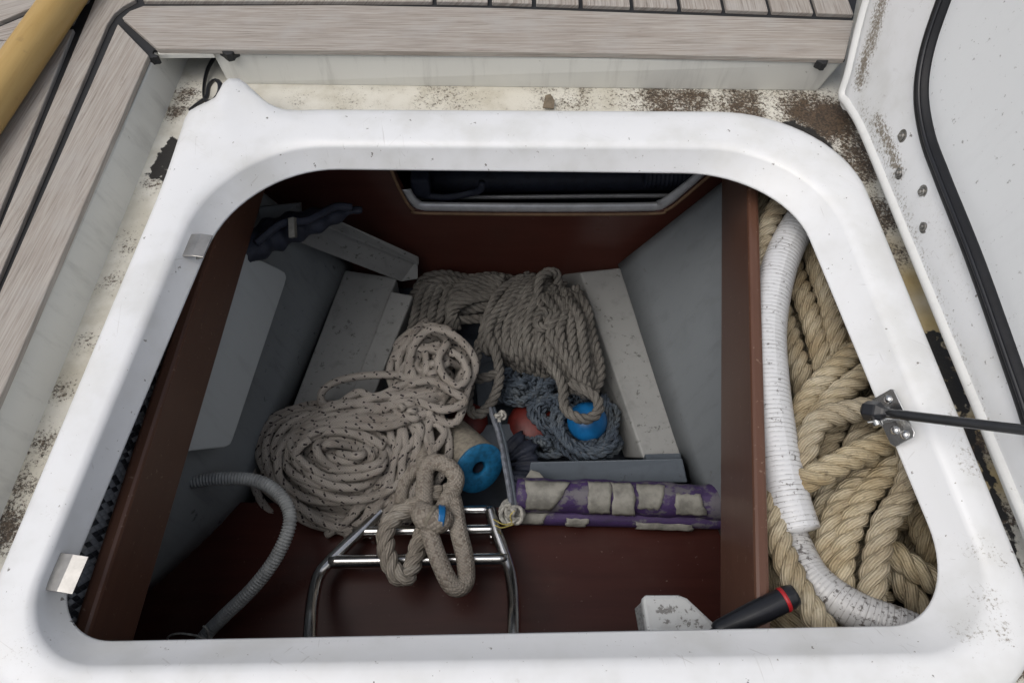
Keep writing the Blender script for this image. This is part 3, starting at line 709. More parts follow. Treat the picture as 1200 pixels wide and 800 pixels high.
def on_left(px, py):
    """point on the left hull side (mean plane)"""
    p0 = np.array(top).mean(0); nn = np.cross(np.array(top[-1]) - np.array(top[0]), np.array(bot).mean(0) - p0); nn /= np.linalg.norm(nn)
    nn = nn if nn[0] > 0 else -nn
    return PP(px, py, p0 + nn * .05, nn), nn
fp = [on_left(*q)[0] for q in [(262, 285), (326, 314), (334, 319), (336, 325), (334, 333), (273, 515), (270, 521), (264, 524), (190, 532)]]
m = MB(); slab(m, fp, -on_left(0, 0)[1] * .012); m.build('flat_panel', M['flap'], smooth=False, bevel=.002, label='pale grey flat panel with rounded corner on the hull side', cat='panel')
# frame in the far left corner
fr = thing('hull_frame', P(486, 318, -.47), 'light grey hull frame sloping down to the far corner by the bulkhead', 'frame')
a, b = P(340, 258, -.24), P(488, 312, -.44)
ex = b - a; m = MB()
pt = [P(335, 250, -.23), P(400, 262, -.25), P(490, 303, -.41), P(490, 327, -.44), P(470, 330, -.45), P(345, 282, -.26)]
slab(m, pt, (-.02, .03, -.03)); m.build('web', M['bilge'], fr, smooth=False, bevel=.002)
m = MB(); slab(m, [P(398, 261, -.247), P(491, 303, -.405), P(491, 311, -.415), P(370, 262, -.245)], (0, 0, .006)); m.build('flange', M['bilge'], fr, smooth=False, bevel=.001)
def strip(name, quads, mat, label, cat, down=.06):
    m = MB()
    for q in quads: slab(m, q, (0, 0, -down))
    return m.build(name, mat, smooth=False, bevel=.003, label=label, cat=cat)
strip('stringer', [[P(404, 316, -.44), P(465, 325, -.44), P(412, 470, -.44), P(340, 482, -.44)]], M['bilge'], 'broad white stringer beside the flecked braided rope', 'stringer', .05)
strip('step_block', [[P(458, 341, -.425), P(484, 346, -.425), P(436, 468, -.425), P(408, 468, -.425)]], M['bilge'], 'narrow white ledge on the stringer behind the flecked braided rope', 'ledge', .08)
# right stringer: sloped face and flat top
m = MB()
z1, z0_ = -.43, -.50
q = [P(655, 322, z0_), P(680, 319, z1), P(727, 314, z1), P(727, 314, z0_), P(731, 536, z0_), P(754, 537, z1), P(799, 534, z1), P(799, 534, z0_)]
m.add(q, [(3, 2, 1, 0), (4, 5, 6, 7), (0, 1, 5, 4), (1, 2, 6, 5), (2, 3, 7, 6), (0, 4, 7, 3)])
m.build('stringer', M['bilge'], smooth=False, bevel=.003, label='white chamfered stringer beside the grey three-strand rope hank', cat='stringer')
m = MB()
hb = [P(726, 310, -.435), P(799, 534, -.435), P(850, 640, -.43), P(880, 745, -.43)]
ht = [P(840, 240, -.25) , P(850, 420, -.25), P(862, 560, -.25), P(880, 745, -.25)]
ht = [q + np.array([.03, 0, .1]) for q in ht]
tp = catmull(ht, .02); bp = catmull(hb, .02); tp = tp[np.linspace(0, len(tp) - 1, n_).astype(int)]; bp = bp[np.linspace(0, len(bp) - 1, n_).astype(int)]
V_ = [lerp(tp[i], bp[i], j / 5) for i in range(n_) for j in range(6)]
m.add(V_, f_); hr = m.build('hull_side', M['hullr'], kind='structure', label='pale grey hull side under the board beside the thick tan rope')
so = hr.modifiers.new('thick', 'SOLIDIFY'); so.thickness = .008; so.offset = 0
# grey board across, end block
a = P(622, 541, -.40); b = P(800, 537, -.40); c = P(806, 565, -.425); d_ = P(618, 566, -.425)
m = MB(); slab(m, [a, b, c, d_], (0, .006, -.02)); m.build('cross_board', M['board'], smooth=False, bevel=.002, label='dark blue-grey board lying behind the purple roll', cat='board')
m = MB(); slab(m, [P(756, 532, -.415), P(797, 531, -.415), P(799, 540, -.425), P(758, 540, -.425)], (0, 0, -.03)); m.build('end_block', M['board'], smooth=False, label='small dark block against the end of the chamfered stringer', cat='block')
# shelf of the right side compartment
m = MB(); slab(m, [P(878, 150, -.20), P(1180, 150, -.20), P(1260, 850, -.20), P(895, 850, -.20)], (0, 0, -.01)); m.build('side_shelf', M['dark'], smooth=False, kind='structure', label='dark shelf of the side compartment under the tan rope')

# ---------------------------------------------------------------- thick tan rope in the side compartment
tan = thing('mooring_rope', P(1000, 560, -.19), 'heap of thick tan three-strand mooring rope beside the brown board', 'rope')
RT = .0134
turns = [
 [(880, 180, -.12), (888, 219, -.115), (895, 250, -.12), (890, 300, -.13)],
 [(935, 215, -.085), (913, 240, -.088), (891, 285, -.095), (885, 331, -.105), (884, 390, -.13), (888, 470, -.15), (889, 537, -.15), (893, 609, -.145), (887, 660, -.15), (885, 760, -.15)],
 [(950, 270, -.115), (957, 310, -.112), (972, 355, -.112), (984, 415, -.118), (1000, 470, -.15), (1015, 520, -.165)],
 [(920, 280, -.13), (933, 325, -.125), (951, 375, -.122), (964, 425, -.125), (975, 490, -.15)],
 [(905, 330, -.14), (922, 385, -.138), (938, 437, -.135), (950, 500, -.15)],
 [(978, 330, -.12), (995, 370, -.115), (1010, 420, -.12)],
 [(1050, 385, -.09), (1004, 412, -.093), (962, 448, -.098), (937, 485, -.105), (933, 530, -.115), (940, 590, -.15)],
 [(1060, 415, -.08), (1014, 439, -.085), (978, 466, -.09), (957, 495, -.098), (945, 530, -.11)],
 [(1070, 470, -.075), (1010, 480, -.075), (965, 490, -.078), (948, 513, -.083), (942, 545, -.09), (930, 600, -.12)],
 [(1025, 480, -.105), (1008, 512, -.105), (992, 545, -.11), (975, 590, -.14)],
 [(990, 470, -.125), (978, 505, -.12), (962, 535, -.12), (950, 580, -.14)],
 [(1090, 490, -.055), (1044, 514, -.063), (987, 541, -.07), (948, 561, -.08), (915, 570, -.1), (900, 620, -.14)],
 [(990, 540, -.125), (972, 580, -.125), (957, 631, -.13), (950, 690, -.15)],
 [(1050, 510, -.10), (1030, 544, -.10), (985, 590, -.105), (968, 657, -.11), (980, 720, -.13), (990, 780, -.14)],
 [(1075, 500, -.085), (1050, 540, -.088), (1008, 592, -.095), (985, 665, -.10), (995, 720, -.12), (1010, 780, -.13)],
 [(1050, 500, -.07), (1068, 540, -.072), (1060, 580, -.076), (1038, 612, -.08), (1025, 667, -.085), (1022, 715, -.095), (1035, 790, -.11)],
 [(880, 560, -.11), (903, 590, -.098), (914, 638, -.09), (934, 686, -.085), (962, 732, -.082), (1000, 790, -.08)],
 [(1030, 630, -.115), (1047, 648, -.11), (1077, 670, -.11), (1110, 690, -.115)],
 [(1090, 560, -.13), (1078, 609, -.135), (1092, 653, -.14), (1110, 720, -.15)],
 [(1040, 660, -.135), (1062, 690, -.13), (1085, 720, -.135), (1120, 750, -.14)],
 [(1020, 640, -.155), (1050, 610, -.15), (1085, 600, -.15), (1130, 590, -.15)],
 [(890, 660, -.135), (910, 685, -.13), (925, 705, -.13), (950, 735, -.13), (980, 790, -.13)],
 [(890, 720, -.125), (925, 728, -.12), (965, 736, -.12), (1010, 760, -.12)],
 [(1040, 690, -.15), (1010, 700, -.155), (980, 680, -.16), (960, 640, -.165)],
]
fuzz = MB()
def hairs(ctrl, per=55):
    p = catmull(ctrl, .004); T, N, B = frames(p)
    for _ in range(int(arclen(p)[-1] * per * 6)):
        i = RNG.integers(1, len(p) - 1); a = RNG.uniform(0, 6.28); rad = N[i] * math.cos(a) + B[i] * math.sin(a); ta = np.cross(T[i], rad)
        q0 = p[i] + rad * RT * .96; L = RNG.uniform(.004, .011); d_ = T[i] * RNG.uniform(-1, 1) + ta * RNG.uniform(-.8, .8) + rad * RNG.uniform(.05, .35)
        q1 = q0 + d_ * L * .5 + rad * .0008; q2 = q0 + d_ * L; w_ = np.cross(d_, rad); w_ = w_ / (np.linalg.norm(w_) + 1e-9) * .00017
        fuzz.add([q0 - w_, q0 + w_, q1 + w_, q1 - w_, q2], [(0, 1, 2, 3), (3, 2, 4)], [(0, 0)] * 5)
for t in turns:
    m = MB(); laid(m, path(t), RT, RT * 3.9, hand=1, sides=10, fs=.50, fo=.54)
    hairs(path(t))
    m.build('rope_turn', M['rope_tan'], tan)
fuzz.build('stray_fibres', M['rope_tan'], tan, smooth=False, kind='stuff')
under = MB()
for i in range(14):
    x = 890 + i * 16
    pts = [(x + RNG.uniform(-15, 15), 260 + j * 90 + RNG.uniform(-20, 20), -.175 + RNG.uniform(-.008, .008)) for j in range(6)]
    pts = [(min(a + (b - 260) * .25 * (i / 14), 1150), b, c) for a, b, c in pts]
    laid(under, path(pts), RT, RT * 3.5, sides=6, step=RT * .4)
under.build('buried_turns', M['rope_tan'], tan, kind='stuff')

# white ribbed hose and grubby hose
def ribbed(name, pts, r, per, amp, mat, label, cat, sides=20, parent=None):
    p = catmull(path(pts), per / 5); rr = r + amp * (np.abs(np.sin(arclen(p) / per * math.pi)) - .5)
    m = MB(); sweep(m, p, rr, sides); return m.build(name, mat, parent, label=label, cat=cat)
ribbed('hose', [(1010, 215, -.125), (970, 226, -.105), (940, 258, -.09), (914, 310, -.088), (900, 380, -.09), (902, 450, -.09), (911, 520, -.092), (923, 580, -.094), (936, 622, -.096)], .0215, .0052, .0004, M['hose'], 'white spiral-ribbed hose curving over the tan rope', 'hose')
ribbed('hose', [(905, 585, -.13), (925, 628, -.115), (952, 678, -.10), (1000, 714, -.088), (1062, 738, -.08), (1120, 765, -.078)], .0185, .0042, .0005, M['hosed'], 'grubby grey hose below the cut end of the white hose', 'hose')

# dark woven braid on the left
m = MB(); p = catmull(path([(180, 400, -.10), (155, 480, -.10), (133, 545, -.10), (110, 610, -.10), (93, 670, -.10), (82, 735, -.10), (90, 800, -.10)]), .006)
sweep(m, p, np.interp(np.linspace(0, 1, len(p)), [0, .3, .6, 1], [.022, .024, .030, .030]), 22); m.build('woven_braid', M['weave'], label='thick dark woven braid squeezed between the rim and the brown board', cat='braid')

# navy bag and plates in the far left
bag = thing('navy_bag', P(350, 268, -.22), 'rolled navy cloth bundle with a grey buckle hanging by the bulkhead', 'bag')
p = catmull(path([(268, 305, -.17), (290, 292, -.17), (318, 276, -.18), (350, 264, -.19), (385, 254, -.20), (408, 247, -.205), (424, 246, -.205)]), .004)
m = MB(); t = np.linspace(0, 1, len(p)); sweep(m, p, np.interp(t, [0, .1, .35, .6, .8, .9, 1], [.012, .022, .026, .022, .015, .008, .005]) * (1 + .12 * np.sin(t * 40)), 14, flat=(.8, 1)); m.build('bundle', M['navy'], bag)
m = MB(); sweep(m, catmull(path([(300, 285, -.15), (330, 262, -.15), (360, 258, -.165), (392, 243, -.18), (412, 243, -.19)]), .004), .006, 8); m.build('cord', M['navy'], bag)
m = MB(); c = P(343, 267, -.155); obox(m, c, (.004, .001, 0), (0, .011, .008), (0, -.004, .006)); m.build('buckle', M['tape'], bag, smooth=False, bevel=.001)
m = MB(); slab(m, [P(303, 243, -.19), P(352, 238, -.21), P(353, 262, -.23), P(305, 266, -.20)], (0, .006, -.004)); m.build('bracket_plate', M['hullr'], smooth=False, bevel=.001, label='pale plate behind the navy bundle by the bulkhead', cat='plate')

# ---------------------------------------------------------------- grey three-strand hank
hank = thing('rope_hank', P(610, 400, -.49), 'hank of weathered grey three-strand rope in the far end of the locker', 'rope')
RG = .0086
def g(pts, R=RG): 
    m = MB(); laid(m, path(pts), R, R * 4.8, sides=6, step=R * .55, fs=.49, fo=.56); return m.build('rope_turn', M['rope_grey'], hank)
def jit(pts, a, z=.004): return [(x + RNG.uniform(-a, a), y + RNG.uniform(-a, a), zz + RNG.uniform(-z, z)) for x, y, zz in pts]
# flat coils in the far corner
for i in range(7):
    y = 322 + i * 8.2; zz = -.455 + .004 * math.sin(i)
    g(jit([(482, y + 22, zz - .01), (495, y + 6, zz), (520, y, zz + .006), (550, y + 1, zz + .01), (580, y + 1, zz + .014), (615, y + 8, zz)], 3.5, .007))
for i in range(5):
    x = 486 + i * 10
    g(jit([(x + 14, 330, -.445), (x + 4, 350, -.437), (x, 372, -.437), (x - 8, 398, -.45), (x - 12, 412, -.47)], 2))
for i in range(5):
    g(jit([(525 + 3 * i, 385, -.44), (530, 365 - i * 5, -.43), (555, 350 - i * 5, -.424), (590, 345 - i * 5, -.42)], 2))
# main fan of parallel turns
for i in range(9):
    t = i / 8
    g(jit([(612 + 46 * t, 322 + 10 * t, -.425), (588 + 56 * t, 345 + 8 * t, -.402 + .012 * math.sin(t * 3)), (568 + 66 * t, 378 + 8 * t, -.392), (566 + 78 * t, 404 + 14 * t, -.40), (588 + 66 * t, 420 + 16 * t, -.425), (612 + 50 * t, 436 + 10 * t, -.45)], 3.0, .006))
for i in range(7):
    t = i / 6
    g(jit([(636 + 24 * t, 345 - 6 * t, -.405), (632 + 44 * t, 378 - 10 * t, -.388), (638 + 50 * t, 412 - 6 * t, -.388), (654 + 42 * t, 440 + 0 * t, -.392), (678 + 20 * t, 458 - 6 * t, -.40), (700 - 4 * t, 452 - 8 * t, -.415)], 3.5, .006))
for i in range(3):
    g(jit([(655 + 8 * i, 340, -.41), (680 + 4 * i, 360, -.40), (690 + 3 * i, 400, -.40), (697 + 2 * i, 440, -.405), (690, 460, -.40), (665, 452, -.385)], 4, .006))
for i in range(4):
    g(jit([(640 + 9 * i, 350, -.385), (652 + 9 * i, 366 + 3 * i, -.375), (648 + 10 * i, 392, -.372), (660 + 8 * i, 420, -.376), (684, 446 + 3 * i, -.385)], 4, .005))
g([(634, 362, -.385), (631, 340, -.385), (634, 324, -.382), (645, 318, -.385), (653, 322, -.395), (654, 334, -.41)])
g([(628, 372, -.375), (636, 364, -.37), (645, 372, -.372), (640, 384, -.37), (630, 380, -.376), (634, 368, -.38), (648, 380, -.378)])
g([(566, 372, -.395), (574, 395, -.392), (583, 420, -.395), (585, 445, -.40), (577, 470, -.405), (562, 485, -.405), (550, 478, -.41), (550, 455, -.412), (557, 428, -.41), (562, 400, -.41)])
g([(552, 443, -.40), (566, 443, -.398), (583, 438, -.40)])
g([(640, 420, -.375), (652, 436, -.372), (660, 455, -.372), (661, 474, -.372), (670, 486, -.37), (688, 491, -.368), (701, 482, -.366), (700, 468, -.366), (688, 458, -.37), (668, 448, -.375)])

# ---------------------------------------------------------------- flecked braided rope
brd = thing('braided_rope', P(420, 560, -.46), 'white braided rope with black flecks, coiled and tangled in the locker', 'rope')
RB = .0062
def tubepath(pts, R, mat, name, parent, sides=10, step=.004):
    m = MB(); sweep(m, catmull(path(pts), step), R, sides); return m.build(name, mat, parent)
def b_(pts, name='rope_turn'): return tubepath(pts, RB, M['braid'], name, brd)
for i in range(34):
    f = ([1.0, .97, .9, .93, .82, .86, .75, .7, .78, .62, .55, .66, .46, .36, .26, .5, .32, .2, .12, .42] + list(RNG.uniform(.35, 1.0, 14)))[i]
    cx, cy = 394 + RNG.uniform(-7, 7) * (.3 + f * .9) + (1 - f) * 8, 552 + RNG.uniform(-6, 6) - (1 - f) * 34
    rx, ry = 92 * f ** .75, 76 * f * (.75 + .25 * f); zz = -.437 + .075 * (1 - f) ** .7 + .011 * (i % 4)
    ph = RNG.uniform(0, 6.28); pts = []
    for j in range(14):
        th = ph + j * 2 * math.pi / 12.4
        ex_ = 1 + .09 * math.sin(2 * th + i * 2.1) + .04 * math.sin(3 * th + i)
        pts.append((cx + rx * ex_ * math.cos(th) + 10 * math.sin(th), cy + ry * ex_ * math.sin(th), zz + .012 * math.sin(th * 2 + i) + (j - 7) * .0008))
    b_(pts)
# strands sweeping off the coil to the right
for i in range(10):
    o = i * 5
    b_(jit([(320 + o * .7, 540 - o * .8, -.385), (345 + o, 518 - o * .9, -.365), (395 + o * .6, 505 - o * 1.0, -.35), (445, 497 - o * .8, -.345), (490, 492 - o * .9, -.35), (520, 486 - o, -.36)], 6, .008))
for i in range(13):
    x = 428 + i * 6.5
    b_(jit([(x + 12, 490, -.36), (x + 14, 510, -.355), (x + 12, 540, -.36), (x, 575, -.37), (x - 18, 605, -.39), (x - 45, 622, -.41)], 7, .009))
for i in range(5):
    b_(jit([(505 + 6 * i, 500, -.40), (512 + 4 * i, 520, -.41), (505 + 5 * i, 548, -.42), (485, 580, -.42)], 3))
b_([(505, 441, -.36), (460, 439, -.365), (420, 441, -.37), (392, 448, -.375), (377, 460, -.38), (381, 474, -.38), (410, 478, -.375)])
# tangle
def tangle(n, cx, cy, rx, ry, z0, z1, fn, m_pts=9, wob=.55):
    for i in range(n):
        a0 = RNG.uniform(0, 6.28); pts = []; a = a0; r = RNG.uniform(.2, .9)
        for j in range(m_pts):
            a += RNG.uniform(.5, 1.25) * (1 if i % 3 else -1); r = min(1, max(.12, r + RNG.uniform(-wob, wob)))
            pts.append((cx + rx * r * math.cos(a), cy + ry * r * math.sin(a), z0 + (z1 - z0) * RNG.uniform(0, 1) * (1.15 - .6 * r)))
        fn(pts)
tangle(14, 505, 432, 48, 50, -.40, -.335, b_, 9, .4)
tangle(7, 478, 480, 48, 24, -.38, -.33, b_, 8, .4)
b_([(478, 440, -.35), (485, 405, -.345), (505, 386, -.34), (530, 392, -.34), (550, 410, -.345), (557, 430, -.35), (548, 455, -.35), (540, 485, -.35), (530, 496, -.355), (510, 490, -.35), (488, 478, -.345)])
b_([(460, 420, -.37), (480, 400, -.36), (490, 384, -.37), (500, 376, -.39)])
b_([(524, 402, -.335), (514, 420, -.33), (520, 440, -.33), (536, 452, -.33), (548, 440, -.335), (541, 420, -.335), (528, 412, -.33)])
b_([(480, 450, -.335), (505, 446, -.33), (528, 458, -.33), (545, 470, -.335), (520, 480, -.335), (490, 470, -.34)])

# ---------------------------------------------------------------- spool, buoy, net and boards in the well
spool = thing('twine_spool', P(545, 560, -.44), 'twine spool with a bright blue end face and a hole', 'spool')
fc = P(562, 549, -.375); bc = P(524, 514, -.43); ax = bc - fc; L = np.linalg.norm(ax)
lathe_p = [(-.001, .012), (-.001, .0335), (.0015, .035), (.003, .0335)]
m = MB(); lathe(m, fc, ax, [(.012, .0105), (.0, .0115), (-.0015, .014), (-.0015, .037), (.0005, .0395), (.004, .0385)], 32); m.build('end_face', M['blue'], spool, sharp=50)
m = MB(); pr = [(.003, .038)] + [(.004 + i * .0025, .0375 + .0012 * (i % 2)) for i in range(int(L / .0025) - 2)] + [(L, .036), (L, .01)]
lathe(m, fc, ax, pr, 28); m.build('twine', M['twine'], spool)
m = MB(); lathe(m, fc, ax, [(L * .7, 0), (L * .7, .009), (.004, .0085)], 16); m.build('core', M['navy'], spool)
def flatpoly(name, px, z, th, mat, label, cat, bevel=.001):
    m = MB(); slab(m, [P(a, b, z if not callable(z) else z(a, b)) for a, b in px], (0, 0, -th)); return m.build(name, mat, smooth=False, bevel=bevel, label=label, cat=cat)
flatpoly('grey_board', [(508, 505), (560, 498), (648, 494), (652, 512), (610, 532), (575, 540), (512, 530)], -.47, .012, M['board'], 'flat grey board behind the twine spool', 'board')
flatpoly('canvas_piece', [(556, 430), (590, 418), (615, 424), (612, 445), (590, 470), (560, 476)], -.475, .01, M['board'], 'grey canvas piece under the loose grey rope loop', 'canvas')
def dome(name, px, py, z, r, sq, mat, label, cat, n=20):
    c = P(px, py, z); m = MB(); lathe(m, c - np.array([0, 0, r * sq]), (0, 0, 1), [(0, r * .8)] + [(r * sq * (1 + math.sin(a)), r * math.cos(a)) for a in np.linspace(-.9, math.pi / 2, 12)], n)
    return m.build(name, mat, label=label, cat=cat)
dome('red_float', 624, 497, -.478, .042, .5, M['red'], 'red float half buried under the blue-grey net', 'float')
dome('red_float', 548, 494, -.475, .034, .5, M['red'], 'dull red float under the loose grey rope loop', 'float')
dome('blue_buoy', 688, 494, -.43, .032, .95, M['bluep'], 'bright blue plastic float caught in the grey net', 'float', 28)
m = MB(); sweep(m, catmull(path([(500, 488, -.44), (520, 500, -.43), (512, 520, -.44)]), .004), .012, 10); m.build('blue_cloth', M['blue'], label='scrap of blue cloth beside the flecked rope tangle', cat='cloth')
net = thing('net_bundle', P(660, 500, -.49), 'bundle of knotted blue-grey netting round the blue float', 'net')
def nt(pts): m = MB(); laid(m, path(pts), .0058, .026, sides=5, step=.0045, nst=2); m.build('net_cord', M['net'], net)
tangle(7, 612, 450, 36, 24, -.46, -.425, nt, 11, .5)
tangle(8, 655, 478, 34, 36, -.465, -.42, nt, 12, .5)
tangle(9, 690, 520, 36, 20, -.47, -.425, nt, 12, .5)
tangle(5, 640, 520, 30, 14, -.475, -.45, nt, 10, .5)
for i in range(5):
    x0 = 660 + RNG.uniform(-6, 6); nt(jit([(x0, 470, -.43), (652, 495, -.42), (663, 520, -.42), (690, 530, -.425), (716, 515, -.43), (718, 485, -.435), (705, 465, -.435)], 6))

# purple roll with patches of tape
roll = thing('purple_roll', P(720, 598, -.42), 'purple fabric roll patched with grey tape against the brown board', 'roll')
r0, r1 = P(606, 580, -.385), P(870, 590, -.385)
p = catmull([r0, lerp(r0, r1, .5) + [0, .002, 0], r1], .006)
m = MB(); sweep(m, p, .0245 + .0012 * np.sin(arclen(p) * 70) + .0006 * np.sin(arclen(p) * 210), 20, flat=(1, 1)); m.build('upper_tube', M['purple'], roll)
r2, r3 = P(606, 604, -.402), P(870, 610, -.402)
m = MB(); sweep(m, catmull([r2, r3], .006), .0125, 14); m.build('lower_tube', M['purple'], roll)
axr = (r1 - r0) / np.linalg.norm(r1 - r0)
def patch(s0, s1, a0, a1, dr, skew=0, base=(r0, r1), R=.0252):
    """tape wrapped on the roll between lengths s0-s1 and angles a0-a1"""
    m = MB(); v = []; nu, nv = 8, 10
    n = np.cross(axr, [0, 0, 1]); n /= np.linalg.norm(n); b = np.cross(axr, n); b = b if b[2] > 0 else -b
    back = np.array([0, 1.0, 0]); 
    for i in range(nu + 1):
        for j in range(nv + 1):
            t = j / nv; a = math.radians(a0 + (a1 - a0) * t); ed = .0011 * math.sin(t * 7 + s0 * 400) + .0006 * math.sin(t * 17 + s1 * 300); a = a + math.radians(3 * math.sin(i * 1.9 + s0 * 200)) * abs(t - .5) * 2; s = s0 + (s1 - s0) * i / nu + skew * (t - .5) * (i / nu) + (ed if i in (0, nu) else 0) + RNG.uniform(-.0006, .0006)
            v.append(base[0] + axr * s + (b * math.sin(a) - back * math.cos(a)) * (R + dr + RNG.uniform(0, .0006)))
    f = [(i * (nv + 1) + j, (i + 1) * (nv + 1) + j, (i + 1) * (nv + 1) + j + 1, i * (nv + 1) + j + 1) for i in range(nu) for j in range(nv)]
    m.add(v, f); o = m.build('tape_patch', M['tape'], roll); so = o.modifiers.new('t', 'SOLIDIFY'); so.thickness = .0008; return o
patch(.012, .062, 25, 125, .0016, .03); patch(.10, .132, 20, 130, .002, .003); patch(.134, .165, 18, 128, .0026, -.004); patch(.170, .205, 45, 128, .002, .012); patch(.222, .262, 28, 95, .0016, -.01)
patch(.004, .04, 20, 110, .0012, .01, (r2, r3), .0125); patch(.07, .10, 10, 70, .0012, .006, (r2, r3), .0125); patch(.17, .25, 10, 60, .0012, .0, (r2, r3), .0125)
m = MB(); slab(m, [P(612, 578, -.375), P(614, 562, -.385), P(622, 550, -.39), (P(632, 553, -.388)), P(640, 562, -.378), P(628, 572, -.372)], (0, 0, -.002)); m.build('flap', M['tape'], roll, smooth=False, bevel=.0008)

# wrapped stick with frayed knot
stick = thing('strapped_stick', P(600, 600, -.42), 'blue-grey strap tied off with a frayed white knot', 'strap')
p = catmull(path([(574, 478, -.41), (585, 510, -.39), (592, 545, -.375), (598, 580, -.375), (601, 606, -.385)]), .004)
m = MB(); sweep(m, p, .0062, 8, flat=(1.5, .7)); m.build('strap', M['strap'], stick)
m = MB(); sweep(m, p + [.006, 0, .003], .0028, 6); m.build('edge', M['board'], stick)
def kn(pts): m = MB(); sweep(m, catmull(path(pts), .003), .0030, 6); m.build('knot_cord', M['knot'], stick)
tangle(6, 600, 600, 14, 15, -.385, -.36, kn, 8, .5)
tangle(2, 585, 488, 14, 10, -.40, -.385, kn, 7, .5)
for q in [[(602, 612, -.37), (590, 614, -.365), (578, 608, -.36)], [(602, 614, -.37), (588, 618, -.366), (580, 615, -.362)], [(600, 612, -.37), (598, 604, -.36), (603, 598, -.355)]]:
    m = MB(); sweep(m, catmull(path(q), .003), .0009, 5); m.build('thread', M['yellow'], stick)
m = MB(); p = catmull(path([(598, 518, -.455), (612, 528, -.445), (618, 545, -.445), (612, 572, -.43)]), .003); sweep(m, p, .016 + .004 * np.sin(arclen(p) * 260) + .003 * np.sin(arclen(p) * 610), 12, flat=(.55, 1.3)); m.build('dark_cloth', M['navy'], label='dark cloth scrap between the strap and the purple roll', cat='cloth')

# ---------------------------------------------------------------- boarding ladder
lad = thing('boarding_ladder', P(490, 660, -.41), 'stainless steel boarding ladder standing on the brown plywood sole', 'ladder')
RL = .0088
zr = -.385
railL = [(448, 598, zr), (428, 618, zr + .004), (404, 640, zr + .008), (384, 660, zr + .012), (373, 675, zr + .018), (367, 700, zr + .035), (364, 730, zr + .06), (362, 790, zr + .09)]
railR = [(574, 596, zr), (580, 618, zr + .004), (588, 640, zr + .008), (595, 660, zr + .012), (599, 675, zr + .018), (602, 700, zr + .035), (602, 730, zr + .06), (600, 790, zr + .09)]
for q in (railL, railR):
    m = MB(); sweep(m, catmull(path(q), .004), RL, 14); m.build('rail', M['steel'], lad)
for a, b, r in [((446, 598, zr), (575, 597, zr), .0066), ((414, 623, zr + .004), (582, 620, zr + .004), .0076), ((386, 658, zr + .012), (594, 655, zr + .012), .0092)]:
    m = MB(); sweep(m, catmull(path([a, b]), .01), r, 14); m.build('rung', M['steel'], lad)
for x, y in [(434, 628), (576, 628)]:
    m = MB(); q = P(x, y, zr); sweep(m, np.array([q + [0, 0, 0], q - [0, 0, .03]]), .0035, 8); m.build('foot', M['steel'], lad)

# thick bridle rope hung over the ladder
bri = thing('bridle_rope', P(500, 640, -.38), 'thick grey-brown braided rope with eyes looped over the ladder rungs', 'rope')
def br_(pts, R=.0122): return tubepath(pts, R, M['bridle'], 'rope_turn', bri, 14)
zb2 = -.345
def brl_(pts, R=.0128):
    m = MB(); laid(m, path(pts), R, R * 4.2, sides=8, fs=.51, fo=.53); return m.build('rope_turn', M['rope_bridle'], bri)
brl_([(516, 575, zb2 - .01), (490, 590, zb2), (466, 603, zb2), (453, 620, zb2 + .004), (453, 645, zb2 + .006), (462, 670, zb2 + .004), (475, 677, zb2), (485, 658, zb2 - .008), (492, 632, zb2 - .012), (504, 610, zb2 - .005)])
br_([(497, 500, -.39), (496, 525, -.37), (498, 555, zb2), (497, 590, zb2 + .008), (503, 622, zb2 + .012), (516, 660, zb2 + .012), (531, 687, zb2 + .006), (545, 682, zb2), (545, 655, zb2 - .002), (537, 620, zb2), (532, 590, zb2 - .003), (526, 570, zb2 - .01)])
br_([(498, 552, zb2 + .004), (506, 542, zb2 + .008), (522, 544, zb2 + .01), (534, 558, zb2 + .008), (531, 574, zb2), (522, 590, zb2), (513, 612, zb2 - .004)])
br_([(500, 548, -.375), (480, 546, -.372), (467, 560, -.372), (463, 580, -.375), (470, 600, -.38)], .0095)
br_([(505, 552, -.36), (485, 552, -.358), (473, 568, -.36), (470, 590, -.365)], .0095)
m = MB(); p = catmull(path([(490, 596, zb2 + .012), (500, 606, zb2 + .017), (514, 610, zb2 + .016), (525, 604, zb2 + .01)]), .003); sweep(m, p, np.interp(np.linspace(0, 1, len(p)), [0, .3, .7, 1], [.014, .0185, .0175, .012]), 14); kno = m.build('knot', M['bridle'], bri)
m = MB(); p = catmull(path([(512, 607, zb2 + .017), (519, 608, zb2 + .015)]), .002); sweep(m, p, .0182, 16); m.build('blue_whipping', M['bluep'], kno)
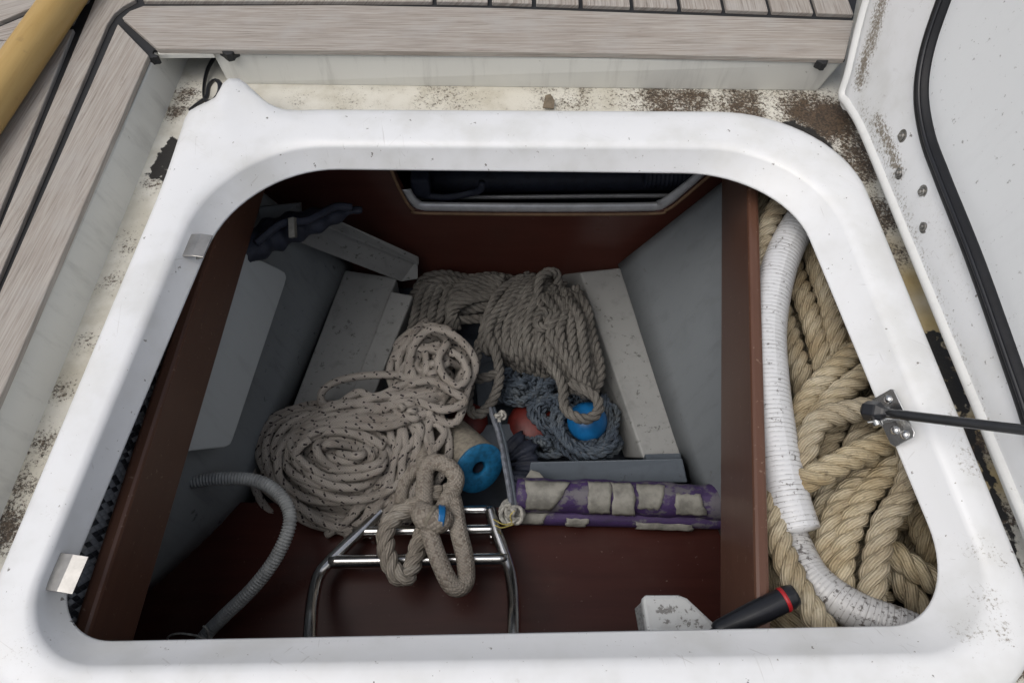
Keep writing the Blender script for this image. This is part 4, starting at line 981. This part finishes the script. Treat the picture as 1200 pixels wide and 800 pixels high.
m = MB(); p = catmull(path([(503, 606, zb2 + .018), (507, 608, zb2 + .018)]), .002); sweep(m, p, .0186, 16); m.build('cream_whipping', M['twine'], kno)

# corrugated conduit on the left
ribbed('conduit', [(150, 566, -.30), (205, 567, -.30), (250, 561, -.30), (295, 562, -.30), (322, 574, -.30), (338, 596, -.305), (338, 620, -.31), (322, 655, -.325), (295, 690, -.345), (262, 722, -.37), (238, 748, -.39), (215, 790, -.40)], .0082, .0042, .0024, M['conduit'], 'grey corrugated conduit hanging past the braided rope coil', 'conduit', 14)
m = MB(); sweep(m, catmull(path([(196, 752, -.38), (198, 745, -.37), (210, 742, -.365), (228, 744, -.365), (243, 748, -.37), (243, 738, -.36), (238, 733, -.36)]), .003), .0016, 6); m.build('wire_clip', M['knot'], label='thin pale wire bent round the end of the conduit', cat='wire')

# deck brush
bru = thing('deck_brush', P(800, 730, -.12), 'white plastic brush with black grip and red ring lying over the board', 'brush')
hd = [(752, 699), (758, 696), (796, 696), (806, 700), (836, 728), (842, 745), (845, 770), (770, 775), (757, 735)]
m = MB(); slab(m, [P(a, b, -.15) for a, b in hd], (0, 0, -.014)); m.build('head', M['brush'], bru, smooth=False, bevel=.004)
m = MB(); slab(m, [P(a, b, -.163) for a, b in [(754, 702), (796, 700), (834, 728), (840, 770), (772, 772), (760, 735)]], (-.006, -.004, -.028)); m.build('bristles', M['bristle'], bru, smooth=False, bevel=.001)
h0, h1 = P(838, 741, -.07), P(932, 696, -.058)
p = catmull([h0, h1], .003); t = np.linspace(0, 1, len(p))
m = MB(); sweep(m, p, np.interp(t, [0, .05, .5, .93, 1], [.0075, .0095, .0112, .0112, .0095]), 20); gr = m.build('grip', M['blackp'], bru)
dh = (h1 - h0) / np.linalg.norm(h1 - h0)
m = MB(); c = h0 + dh * np.linalg.norm(h1 - h0) * .86; sweep(m, np.array([c - dh * .0018, c + dh * .0018]), .0116, 24); m.build('red_ring', M['redr'], bru)
m = MB(); sweep(m, catmull([h0 - dh * .03 + [0, 0, -.03], h0 - dh * .012 + [0, 0, -.004], h0 + dh * .004], .003), .005, 10); m.build('handle_neck', M['blackp'], bru)
